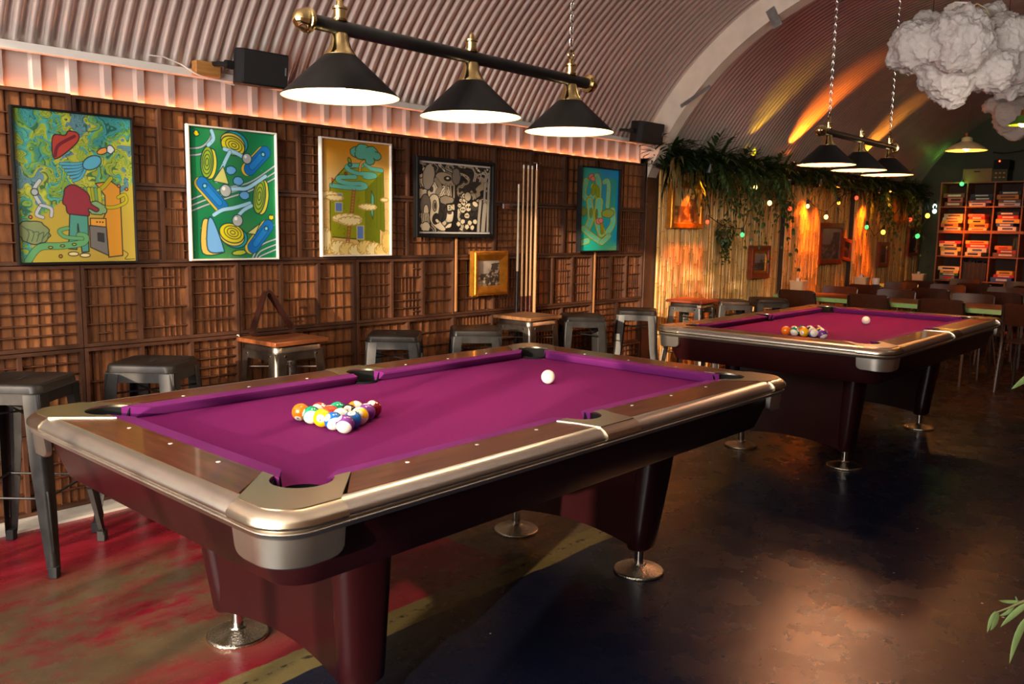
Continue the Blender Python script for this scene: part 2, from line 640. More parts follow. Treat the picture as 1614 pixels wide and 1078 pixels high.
TRIM = [(-0.048, RZ - 0.001), (-0.036, RZ - 0.0005), (-0.022, RZ - 0.004), (-0.010, RZ - 0.012), (-0.002, RZ - 0.022), (0.0, RZ - 0.030),
        (-0.004, RZ - 0.036), (-0.012, RZ - 0.039), (-0.012, RZ - 0.042), (-0.005, RZ - 0.043), (-0.003, RZ - 0.046), (-0.006, RZ - 0.050),
        (-0.008, RZ - 0.058), (-0.020, RZ - 0.060), (-0.048, RZ - 0.050)]


def corner_plate(sx, sy):
    """cast corner: top plate with the pocket cut, bullnose, groove and skirt"""
    out = []
    r = 0.105
    hx, hy = LX + OW + 0.002, LY + OW + 0.002
    a1 = arc(hx - r, hy - r, r, 0, PI / 2, 10)
    e = 0.028                              # plate top stops where the bullnose starts to fall
    top = []
    ex, ey = LX + 0.040, LY + 0.040        # where the plate ends at the outside of each rail
    px, py, pr_ = PC
    pr_ += 0.012
    inn = CBACK
    # pocket arc from the long rail side round the back to the short rail side
    t0 = math.atan2(LY + inn - py, -math.sqrt(max(0, pr_ ** 2 - (LY + inn - py) ** 2)))
    t1 = math.atan2(-math.sqrt(max(0, pr_ ** 2 - (LX + inn - px) ** 2)), LX + inn - px)
    pa = [(px + pr_ * math.cos(t0 + (t1 - t0) * i / 14), py + pr_ * math.sin(t0 + (t1 - t0) * i / 14)) for i in range(15)]
    mid = arc(hx - r, hy - r, r - e, 0, PI / 2, 10)
    outline = [(LX - 0.095, LY + inn)] + pa + [(LX + inn, LY - 0.095)] + [(hx - e, ey)] + mid[0:] + [(ex, hy - e)]
    mb = MB()
    M = Matrix.Diagonal((sx, sy, 1, 1))
    mb.prism(outline, RZ - 0.030, RZ + 0.0022, M)
    # rolled edge
    path = [((hx, ey), (1, 0))] + [((x, y), ((x - hx + r) / r, (y - hy + r) / r)) for x, y in a1] + [((ex, hy), (0, 1))]
    prof = [(-0.040, RZ + 0.0015), (-0.024, RZ - 0.001), (-0.010, RZ - 0.009), (0.0, RZ - 0.020), (0.0015, RZ - 0.030), (-0.003, RZ - 0.037), (-0.014, RZ - 0.040), (-0.040, RZ - 0.040)]
    mb.loft([[M @ Vector((p[0] + n_[0] * o, p[1] + n_[1] * o, z)) for o, z in prof] for p, n_ in path])
    return mb


def corner_skirt(sx, sy):
    r = 0.098
    hx, hy = LX + OW - 0.010, LY + OW - 0.010
    M = Matrix.Diagonal((sx, sy, 1, 1))
    a1 = arc(hx - r, hy - r, r, 0, PI / 2, 12)
    ex, ey = LX + 0.040, LY + 0.040
    path = [((hx, ey), (1, 0)), ((hx, ey + 0.006), (1, 0)), ((hx, ey + 0.016), (1, 0)), ((hx, ey + 0.03), (1, 0))]
    path += [((x, y), ((x - hx + r) / r, (y - hy + r) / r)) for x, y in a1]
    path += [((ex + 0.03, hy), (0, 1)), ((ex + 0.016, hy), (0, 1)), ((ex + 0.006, hy), (0, 1)), ((ex, hy), (0, 1))]
    n = len(path)
    rings = []
    for i, (p, q) in enumerate(path):
        k = min(i, n - 1 - i)
        zb = RZ - 0.122 + (0.016, 0.007, 0.002, 0, 0)[min(k, 4)] - 0.006 * math.sin(PI * i / (n - 1))
        prof = [(0.0, RZ - 0.045), (0.0, RZ - 0.049), (-0.006, zb + 0.004), (-0.010, zb), (-0.022, zb), (-0.022, RZ - 0.045)]
        rings.append([M @ Vector((p[0] + q[0] * o, p[1] + q[1] * o, z)) for o, z in prof])
    mb = MB()
    mb.loft(rings)
    return mb


def side_plate(sy):
    hy = LY + OW + 0.002
    px, py, pr_ = PS
    pr_ += 0.010
    d = LY + CBACK - py
    t0 = math.atan2(d, math.sqrt(pr_ ** 2 - d ** 2)); t1 = PI - t0
    pa = [(px + pr_ * math.cos(t0 + (t1 - t0) * i / 14), py + pr_ * math.sin(t0 + (t1 - t0) * i / 14)) for i in range(15)]
    # from right to left round the pocket
    outline = [(0.118, LY + CBACK)] + pa + [(-0.118, LY + CBACK)]
    outline += [(-0.100, LY + 0.11), (-0.088, hy - 0.028), (0.088, hy - 0.028), (0.100, LY + 0.11)]
    M = Matrix.Diagonal((1, sy, 1, 1))
    mb = MB()
    mb.prism(outline, RZ - 0.030, RZ + 0.0022, M)
    prof = [(-0.040, RZ + 0.0015), (-0.024, RZ - 0.001), (-0.010, RZ - 0.009), (0.0, RZ - 0.020), (0.0015, RZ - 0.030), (-0.003, RZ - 0.037), (-0.014, RZ - 0.040), (-0.040, RZ - 0.040)]
    mb.loft([[M @ Vector((x, hy + o, z)) for o, z in prof] for x in (-0.088, 0.088)])
    return mb


def cushion(p0, p1, nrm, d0, d1):
    """p0-p1 along the nose; nrm points outwards; d0/d1 how far the back runs past each end"""
    p0 = Vector(p0); p1 = Vector(p1); nrm = Vector(nrm)
    t = (p1 - p0).normalized()
    prof = [(0.0, RZ - 0.004, 0.0), (CBACK, RZ, 1.0), (CBACK, BZ + 0.001, 1.0), (0.030, BZ + 0.001, 0.5), (0.002, RZ - 0.011, 0.0)]
    rings = []
    for p, d, s in ((p0, d0, -1), (p1, d1, 1)):
        rings.append([p + nrm * o + t * s * d * f + Vector((0, 0, z)) for o, z, f in prof])
    # soften the two nose ends
    a, b = rings
    k = 0.012
    mid_a = [q + t * k for q in a]; mid_b = [q - t * k for q in b]
    sh = [0.005, 0, 0, 0.003, 0.005]
    a = [q + nrm * s for q, s in zip(a, sh)]; b = [q + nrm * s for q, s in zip(b, sh)]
    return MB().loft([a, mid_a, mid_b, b])


def bed():
    cx, cy, r = PC
    hx, hy = LX + 0.030, LY + 0.030
    sx_, sy_, sr = PS
    q = []
    # one quadrant outline, then mirrored: start at middle of the right side, go up
    da = math.sqrt(max(0, r * r - (hx - cx) ** 2)); db = math.sqrt(max(0, r * r - (hy - cy) ** 2))
    a0 = math.atan2(-da, hx - cx); a1 = math.atan2(hy - cy, -db)
    a1 -= 2 * PI
    c = [(cx + r * math.cos(a0 + (a1 - a0) * i / 14), cy + r * math.sin(a0 + (a1 - a0) * i / 14)) for i in range(15)]
    ds = math.sqrt(sr * sr - (sy_ - hy) ** 2)
    s0 = math.atan2(hy - sy_, ds)
    s = [(sr * math.cos(s0 + (-PI - 2 * s0) * i / 20), sy_ + sr * math.sin(s0 + (-PI - 2 * s0) * i / 20)) for i in range(21)]
    out = list(c) + s + [(-x, y) for x, y in reversed(c)]
    out += [(-x, -y) for x, y in c] + [(-x, -y) for x, y in s] + [(x, -y) for x, y in reversed(c)]
    return MB().prism(out, BZ - 0.03, BZ)


def pool_table(label):
    t = thing('pool_table', label, 'pool table', (0, 0, 0), 0, 'pool tables')
    bed().build('bed_cloth', cloth, t, tri=True, ang=30)
    m = 0.088                       # mouth set back from each corner
    sm = 0.066
    dc, ds = 0.062, 0.013
    for sy in (1, -1):
        cushion((-LX + m, sy * LY, 0), (-sm, sy * LY, 0), (0, sy, 0), dc, ds).build('cushion', cloth_rail, t, ang=25)
        cushion((sm, sy * LY, 0), (LX - m, sy * LY, 0), (0, sy, 0), ds, dc).build('cushion', cloth_rail, t, ang=25)
        for sx in (1, -1):
            outline = [(sx * 0.117, sy * (LY + CBACK)), (sx * (LX - 0.096), sy * (LY + CBACK)), (sx * (LX + 0.010), sy * (LY + OW - 0.045)), (sx * 0.086, sy * (LY + OW - 0.045)), (sx * 0.101, sy * (LY + 0.11))]
            MB().prism(outline, RZ - 0.04, RZ).build('side_rail', rail_wood, t)
    for sx in (1, -1):
        cushion((sx * LX, -LY + m, 0), (sx * LX, LY - m, 0), (sx, 0, 0), dc, dc).build('cushion', cloth_rail, t, ang=25)
        MB().prism([(sx * (LX + CBACK), LY - 0.096), (sx * (LX + OW - 0.045), LY + 0.010), (sx * (LX + OW - 0.045), -LY - 0.010), (sx * (LX + CBACK), -LY + 0.096)], RZ - 0.04, RZ).build('end_rail', rail_wood_b, t)
    sweep_closed(TRIM, OW, 0.10).build('rail_trim', steel, t, ang=50)
    for sx in (1, -1):
        for sy in (1, -1):
            c = corner_plate(sx, sy).build('corner_casting', casting, t, tri=True, ang=40)
            corner_skirt(sx, sy).build('casting_skirt', steel, c, ang=40)
            # pocket well
            px, py, r = PC
            M = Matrix.Translation((sx * px, sy * py, 0))
            pw = MB().lathe([(r + 0.006, RZ - 0.004), (r + 0.004, RZ - 0.010), (r, RZ - 0.03), (r - 0.004, 0.68), (0.02, 0.665)], 28, M, cap=False)
            # leave the mouth open towards the cloth
            keep = []
            for f in pw.f:
                ctr = sum((Vector(pw.v[i]) for i in f), Vector()) / len(f)
                d = Vector((ctr.x - sx * px, ctr.y - sy * py))
                if ctr.z > BZ - 0.012 and d.length > 0.03 and d.normalized().dot(Vector((-sx, -sy)).normalized()) > 0.55:
                    continue
                keep.append(f)
            pw.f = keep
            pw.build('pocket', pocket_m, t)
    for sy in (1, -1):
        side_plate(sy).build('side_casting', casting, t, tri=True, ang=40)
        px, py, r = PS
        pw = MB().lathe([(r + 0.006, RZ - 0.004), (r + 0.004, RZ - 0.010), (r, RZ - 0.03), (r - 0.004, 0.68), (0.02, 0.665)], 28, Matrix.Translation((0, sy * py, 0)), cap=False)
        keep = []
        for f in pw.f:
            ctr = sum((Vector(pw.v[i]) for i in f), Vector()) / len(f)
            d = Vector((ctr.x, ctr.y - sy * py))
            if ctr.z > BZ - 0.012 and d.length > 0.03 and d.normalized().dot(Vector((0, -sy))) > 0.35:
                continue
            keep.append(f)
        pw.f = keep
        pw.build('pocket', pocket_m, t)
    # apron under the rail
    prof = [(0.0, RZ - 0.056), (0.0, RZ - 0.062), (-0.058, 0.592), (-0.064, 0.586), (-0.085, 0.586), (-0.050, RZ - 0.056)]
    sweep_closed(prof, OW - 0.030, 0.14).build('apron', maroon, t, ang=40)
    MB().box(-LX - 0.08, LX + 0.08, -LY - 0.08, LY + 0.08, 0.600, 0.650).build('underframe', rubber, t)
    # sights
    o = 0.081
    sp = []
    for k in (1, 2, 3, 5, 6, 7):
        for sy in (1, -1):
            sp.append((-LX + k * LX / 4, sy * (LY + o)))
    for k in (1, 2, 3):
        for sx in (1, -1):
            sp.append((sx * (LX + o), -LY + k * LY / 2))
    for x, y in sp:
        MB().lathe([(0.0058, RZ - 0.002), (0.0058, RZ + 0.0006), (1e-6, RZ + 0.0008)], 12, Matrix.Translation((x, y, 0))).build('sight', sight_m, t)
    # two pedestals, each a curved panel between two tapering legs
    for sx in (-1, 1):
        ped = MB()
        rings = []
        for j in range(2):
            pass
        ny = 16
        zt = 0.605
        def pan(u, side):
            y = -0.33 + 0.66 * u
            q = (y / 0.33) ** 2
            return y, q
        vs_o = []; vs_i = []
        for i in range(ny + 1):
            y, q = pan(i / ny, 0)
            zb = 0.138 - 0.026 * q
            xo = 0.028 + 0.032 * q
            vs_o.append((y * 1.12, xo + 0.012, y, xo, zb))
        rr = []
        for yt, xt, yb, xb, zb in vs_o:
            rr.append([Vector((sx * 0.725 + xt, yt, zt)), Vector((sx * 0.715 + xb, yb, zb)), Vector((sx * 0.715 - xb, yb, zb)), Vector((sx * 0.725 - xt, yt, zt))])
        ped.loft(rr)
        p = ped.build('pedestal_panel', maroon, t, ang=40)
        for sy in (-1, 1):
            lg = MB()
            rings = []
            for z, ax, ay, cxx, cyy in ((0.606, 0.092, 0.058, 0.74, 0.385), (0.40, 0.084, 0.053, 0.728, 0.368), (0.20, 0.073, 0.048, 0.714, 0.348), (0.112, 0.068, 0.046, 0.708, 0.340), (0.104, 0.062, 0.040, 0.708, 0.340)):
                rings.append([Vector((sx * cxx + ax * math.copysign(abs(math.cos(a)) ** 0.75, math.cos(a)), sy * cyy + ay * math.copysign(abs(math.sin(a)) ** 0.75, math.sin(a)), z)) for a in [2 * PI * k / 28 for k in range(28)]])
            lg.loft(rings)
            lg.build('pedestal_leg', maroon, t, ang=50)
            ft = MB()
            M = Matrix.Translation((sx * 0.703, sy * 0.334, 0))
            ft.lathe([(0.100, 0.0), (0.102, 0.004), (0.101, 0.010), (0.097, 0.013), (0.094, 0.0125), (0.030, 0.032), (0.026, 0.037), (0.020, 0.038)], 40, M)
            f = ft.build('levelling_foot', foot_m, t, ang=30)
            MB().cyl((sx * 0.703, sy * 0.334, 0.034), (sx * 0.703, sy * 0.334, 0.110), 0.0185, n=18).build('foot_post', chrome, f)
    return t


table_a = pool_table('nearest purple pool table with rosewood rails, standing in the foreground')
T2X = 3.585
table_b = copy_tree(table_a)
table_b.location = (T2X, -0.006, 0)
table_b['label'] = 'second purple pool table further back, beside the chairs and green-edged tables'

# ------------------------------------------------------------------ balls
DIG = {'0': '01110 10001 10011 10101 11001 10001 01110', '1': '00100 01100 00100 00100 00100 00100 01110', '2': '01110 10001 00001 00110 01000 10000 11111',
       '3': '01110 10001 00001 00110 00001 10001 01110', '4': '00010 00110 01010 10010 11111 00010 00010', '5': '11111 10000 11110 00001 00001 10001 01110',
       '6': '00110 01000 10000 11110 10001 10001 01110', '7': '11111 00001 00010 00100 01000 01000 01000', '8': '01110 10001 10001 01110 10001 10001 01110',
       '9': '01110 10001 10001 01111 00001 00010 01100'}
BCOL = {1: (250, 186, 10), 2: (14, 92, 170), 3: (226, 62, 26), 4: (110, 48, 128), 5: (252, 126, 14), 6: (6, 140, 100), 7: (128, 14, 20), 8: (14, 14, 14)}
ball_m = mat('ball_resin', (1, 1, 1), 0.08, attr='ink', coat=0.5)
IV = srgb(236, 228, 208)


def ball_mesh(num):
    """band colour and number spots printed into the ball; caps lie along local z, numbers along local x"""
    NU, NV = 112, 56
    r = 0.0286
    vs = [(0, 0, r)]; fs = []
    for j in range(1, NV):
        th = PI * j / NV
        for i in range(NU):
            a = 2 * PI * i / NU
            vs.append((r * math.sin(th) * math.cos(a), r * math.sin(th) * math.sin(a), r * math.cos(th)))
    vs.append((0, 0, -r))
    for i in range(NU):
        fs.append((0, 1 + i, 1 + (i + 1) % NU))
    for j in range(NV - 2):
        for i in range(NU):
            a = 1 + j * NU + i; b = 1 + j * NU + (i + 1) % NU
            fs.append((a, a + NU, b + NU, b))
    l = len(vs) - 1
    for i in range(NU):
        a = 1 + (NV - 2) * NU
        fs.append((a + i, l, a + (i + 1) % NU))
    me = bpy.data.meshes.new('ball_%d' % num if num else 'cue_ball')
    me.from_pydata(vs, [], fs)
    for p in me.polygons:
        p.use_smooth = True
    at = me.color_attributes.new('ink', 'FLOAT_COLOR', 'POINT')
    cols = np.ones((len(vs), 4), np.float32)
    P = np.array(vs) / r
    if num == 0:
        cols[:, :3] = srgb(240, 234, 216)
    else:
        base = srgb(*BCOL[num if num <= 8 else num - 8])
        cols[:, :3] = base
        if num > 8:
            cols[np.abs(P[:, 2]) > 0.54, :3] = IV
        s = str(num)
        for sg in (1, -1):
            u = P[:, 1] * sg; v = P[:, 2]; front = P[:, 0] * sg > 0
            d = np.hypot(u, v)
            cols[front & (d < 0.43), :3] = IV
            wd = 0.20 if len(s) > 1 else 0.30
            for k, ch in enumerate(s):
                rows = DIG[ch].split()
                cx = 0 if len(s) == 1 else (-0.12 if k == 0 else 0.12)
                gx = np.floor((u - cx) / wd * 5 + 2.5).astype(int); gy = np.floor((-v) / 0.46 * 7 + 3.5).astype(int)
                for yy in range(7):
                    for xx in range(5):
                        if rows[yy][xx] == '1':
                            cols[front & (gx == xx) & (gy == yy), :3] = (0.01, 0.01, 0.01)
    at.data.foreach_set('color', cols.ravel())
    me.materials.append(ball_m)
    return me


BM = {n: ball_mesh(n) for n in range(16)}
NAMES = {0: 'plain ivory cue', 1: 'solid yellow', 2: 'solid blue', 3: 'solid red', 4: 'solid purple', 5: 'solid orange', 6: 'solid green', 7: 'solid maroon', 8: 'black',
         9: 'yellow-striped', 10: 'blue-striped', 11: 'red-striped', 12: 'purple-striped', 13: 'orange-striped', 14: 'green-striped', 15: 'maroon-striped'}
vr, vu, vt = cam_right, cam_up, -cam_fwd


def vdir(d):
    return (vr * d[0] + vu * d[1] + vt * d[2]).normalized()


def orient(num_dir, cap_dir):
    x = vdir(num_dir)
    z = vdir(cap_dir)
    z = (z - x * z.dot(x)).normalized()
    y = z.cross(x)
    return Matrix((x, y, z)).transposed().to_euler()


def orient_cap(cap_dir, num_dir):
    z = vdir(cap_dir)
    x = vdir(num_dir)
    x = (x - z * x.dot(z)).normalized()
    return Matrix((x, z.cross(x), z)).transposed().to_euler()


ROWS = [[5, 14, 1, 10, 12], [11, 3, 15, 2], [6, 8, 9], [13, 4], [7]]
OR_A = {5: ('n', (-.15, -.72, .62), (0, .6, .8)), 14: ('c', (.22, -.42, .88), (-.75, .2, .5)), 1: ('n', (.0, .02, 1), (.1, 1, 0)), 10: ('c', (.42, -.52, .72), (-.45, .3, .8)),
        12: ('c', (-.05, -.55, .83), (.3, .2, -.9)), 11: ('c', (-.25, .0, .95), (.6, .6, .2)), 3: ('n', (.1, -1, .1), (0, 0, 1)), 15: ('c', (.05, .55, .85), (0, -.8, .4)),
        2: ('n', (0, -.8, -.5), (0, 1, 0)), 6: ('n', (0, -.9, .3), (0, 0, 1)), 8: ('n', (.05, .55, .8), (0, 1, -.4)), 9: ('c', (.35, -.9, .25), (.0, .5, .85)),
        13: ('c', (.75, .55, .2), (.2, -.15, .95)), 4: ('n', (0, -1, 0), (0, 0, 1)), 7: ('n', (-.1, .72, .68), (0, .6, -.7))}
OR_B = {5: ('n', (0, .95, .2), (0, 0, 1)), 14: ('c', (-.6, -.5, .6), (.2, .1, .95)), 1: ('n', (-.75, -.1, .65), (0, 1, 0)), 10: ('c', (-.1, .1, .95), (.7, -.6, .2)),
        12: ('c', (.15, -.85, .5), (.8, .35, .5)), 11: ('c', (.3, .6, .7), (0, -1, .3)), 3: ('n', (0, -1, 0), (0, 0, 1)), 15: ('c', (0, .8, .5), (0, -.4, .9)),
        2: ('n', (0, -.8, -.5), (0, 1, 0)), 6: ('n', (0, -.9, .3), (0, 0, 1)), 8: ('n', (.05, .8, .6), (0, 1, -.4)), 9: ('c', (-.3, -.5, .8), (.2, .7, .7)),
        13: ('c', (.2, .8, .5), (.2, -.15, .95)), 4: ('n', (0, -1, 0), (0, 0, 1)), 7: ('n', (.3, .8, .5), (0, .6, -.7))}


def rack(ox, oy, orients, where):
    R_ = 0.0286
    for r_, row in enumerate(ROWS):
        n = len(row)
        for i, num in enumerate(row):
            x = ox + r_ * 0.0499
            y = oy + ((n - 1) / 2 - i) * 0.0576
            o = bpy.data.objects.new('billiard_ball', BM[num])
            COL.objects.link(o)
            o.location = (x, y, BZ + R_)
            k, a, b = orients[num]
            o.rotation_euler = orient(a, b) if k == 'n' else orient_cap(a, b)
            tag(o, '%s billiard ball in the racked triangle on the %s' % (NAMES[num], where), 'billiard ball', 'racked balls on the %s' % where)


rack(-0.577, 0.016, OR_A, 'nearest pool table')
rack(2.852, -0.058, OR_B, 'further pool table')
for (x, y, where) in ((0.511, 0.007, 'nearest pool table'), (3.899, -0.052, 'further pool table')):
    o = bpy.data.objects.new('cue_ball', BM[0])
    COL.objects.link(o)
    o.location = (x, y, BZ + 0.0286)
    tag(o, 'plain ivory cue ball lying alone on the purple cloth of the %s' % where, 'cue ball', 'cue balls')
# ------------------------------------------------------------------ printers' type cases hung edge to edge along the wall
CX = [-1.32, -0.498, 0.322, 1.112, 1.946, 2.740, 3.528, 4.255]
CZ = [0.012, 0.392, 0.776, 1.170, 1.548, 1.950]
ROWN = ['bottom', 'second', 'third', 'fourth', 'top']
COLN = ['far-left', 'left', 'centre-left', 'middle', 'centre-right', 'right', 'far-right']
rc = random.Random(11)


def split_bay(kind, x0, x1, z0, z1, out):
    """out collects (vertical?, a, b, c): divider lines inside one bay"""
    W, H = x1 - x0, z1 - z0
    if kind == 'grid':
        nx = max(3, round(W / 0.052)); nz = 7
        for i in range(1, nx):
            out.append((1, x0 + W * i / nx, z0, z1))
        for j in range(1, nz):
            out.append((0, z0 + H * j / nz, x0, x1))
    elif kind == 'tall':
        nx = max(4, round(W / 0.035)); nz = rc.choice((4, 5, 5))
        for i in range(1, nx):
            out.append((1, x0 + W * i / nx, z0, z1))
        for j in range(1, nz):
            out.append((0, z0 + H * j / nz, x0, x1))
    elif kind == 'open':
        nx = max(3, round(W / 0.062)); nz = 4
        for i in range(1, nx):
            out.append((1, x0 + W * i / nx, z0, z1))
        for j in range(1, nz):
            out.append((0, z0 + H * j / nz, x0, x1))
    else:                                   # mixed: wide and narrow boxes
        rows = rc.choice(([0.22, 0.56, 1], [0.25, 0.5, 0.75, 1], [0.15, 0.43, 0.71, 1]))
        za = z0
        n = max(3, round(W / 0.058))
        for rI, q in enumerate(rows):
            zb = z0 + H * q
            if q < 1:
                out.append((0, zb, x0, x1))
            for i in range(n):
                xa, xb = x0 + W * i / n, x0 + W * (i + 1) / n
                if i:
                    out.append((1, xa, za, zb))
                u = rc.random()
                if u < 0.38:
                    out.append((1, (xa + xb) / 2, za, zb))
                elif u < 0.52:
                    out.append((0, (za + zb) / 2, xa, xb)); out.append((1, (xa + xb) / 2, za, zb))
                elif u < 0.60:
                    out.append((0, (za + zb) / 2, xa, xb))
            za = zb


def type_case(ci, ri, kinds):
    x0, x1 = CX[ci] + 0.002, CX[ci + 1] - 0.002
    z0, z1 = CZ[ri] + 0.002, CZ[ri + 1] - 0.002
    dz = rc.uniform(-0.006, 0.001) if ri == 4 else 0
    yb = YW - 0.001
    yf = 2.032 + rc.uniform(-0.004, 0.004)
    W, H = x1 - x0, z1 - z0 + dz
    kn = {'grid': 'square boxes', 'tall': 'tall narrow slots', 'open': 'large open boxes', 'mix': 'mixed boxes'}
    t = thing('type_case', 'wooden type tray of %s, %s column, %s row of the wall' % (kn[kinds[0]], COLN[ci], ROWN[ri]), 'printer tray', (x0, yb, z0), 0, 'wooden type trays covering the wall')
    ft = 0.016
    MB().box(0, W, -0.007, 0, 0, H).build('back_board', wood_back, t, smooth=False)
    D = yb - yf
    f = MB()
    f.box(0, W, -D, -0.007, 0, ft).box(0, W, -D, -0.007, H - ft, H).box(0, ft, -D, -0.007, ft, H - ft).box(W - ft, W, -D, -0.007, ft, H - ft)
    nb = len(kinds)
    ws = [1.0] * nb
    tot = W - 2 * ft
    edges = [ft]
    for k in range(nb):
        edges.append(edges[-1] + tot / nb)
    for k in range(1, nb):
        f.box(edges[k] - 0.009, edges[k] + 0.009, -D + 0.002, -0.007, ft, H - ft)
    f.build('tray_frame', wood_frame, t, smooth=False)
    d = MB()
    out = []
    for k in range(nb):
        split_bay(kinds[k], edges[k] + (0.009 if k else 0), edges[k + 1] - (0.009 if k < nb - 1 else 0), ft, H - ft, out)
    dd = D - 0.022
    for v, a, b, c in out:
        if v:
            d.box(a - 0.0019, a + 0.0019, -dd + 0.006, -0.007, b, c)
        else:
            d.box(b, c, -dd - 0.006, -0.007, a - 0.0024, a + 0.0024)
    d.build('dividers', wood_case, t, smooth=False)
    return t


STY = {  # (column, row): bays
    (0, 2): ('grid', 'grid'), (0, 1): ('grid', 'grid', 'grid'), (1, 2): ('mix', 'mix', 'tall'), (1, 1): ('mix', 'tall', 'grid'), (1, 3): ('grid', 'mix'), (1, 4): ('mix', 'open'),
    (2, 2): ('tall', 'mix', 'open'), (2, 1): ('open', 'open'), (2, 3): ('tall', 'grid'), (3, 2): ('tall', 'mix', 'open'), (3, 1): ('open', 'open'), (3, 3): ('grid', 'open'), (3, 4): ('tall', 'mix'),
    (4, 2): ('open', 'tall'), (4, 3): ('grid', 'grid'), (4, 4): ('tall', 'tall'), (4, 1): ('tall', 'mix'), (5, 2): ('open', 'mix', 'tall'), (5, 3): ('tall', 'open'), (5, 4): ('tall', 'open'), (5, 1): ('tall', 'grid'),
    (6, 2): ('tall', 'tall', 'mix'), (6, 3): ('mix', 'tall'), (6, 4): ('tall', 'open'), (6, 1): ('grid', 'open'), (6, 0): ('tall', 'grid')}
for ci in range(7):
    for ri in range(5):
        kd = STY.get((ci, ri)) or tuple(rc.choice(('grid', 'tall', 'mix', 'open')) for _ in range(rc.choice((2, 3))))
        type_case(ci, ri, kd)

# thin light beads that cover two of the joints
bead = mat('pine_bead', srgb(172, 116, 66), 0.5, var=0.2, scale=6, stretch=(8, 8, 1))
for n_, (x, za, zb, lab) in enumerate(((3.530, 0.30, 1.19, 'thin pale timber bead below the tall turquoise print'), (1.948, 0.80, 1.30, 'thin pale timber bead beside the small gold picture'))):
    tag(MB().box(x - 0.008, x + 0.008, 2.016, 2.027, za, zb).build('timber_bead', bead, bev=0.002), lab, 'trim strip')

# led strip glowing behind the top of the trays
led_m = mat('led_glow', (1, 0.5, 0.32), 0.5, emit=(1.0, 0.30, 0.10), estr=34.0)
o = MB().box(XL + 0.3, 4.24, 2.086, 2.095, 1.9462, 1.9495).build('led_strip', led_m, smooth=False)
tag(o, 'warm pink light strip glowing along the top edge of the wooden trays', 'light strip')

# ------------------------------------------------------------------ pictures
print_m = mat('printed_paper', (1, 1, 1), 0.42, attr='ink', spec=0.3)
paint_m = mat('varnished_print', (1, 1, 1), 0.35, attr='ink', spec=.35)


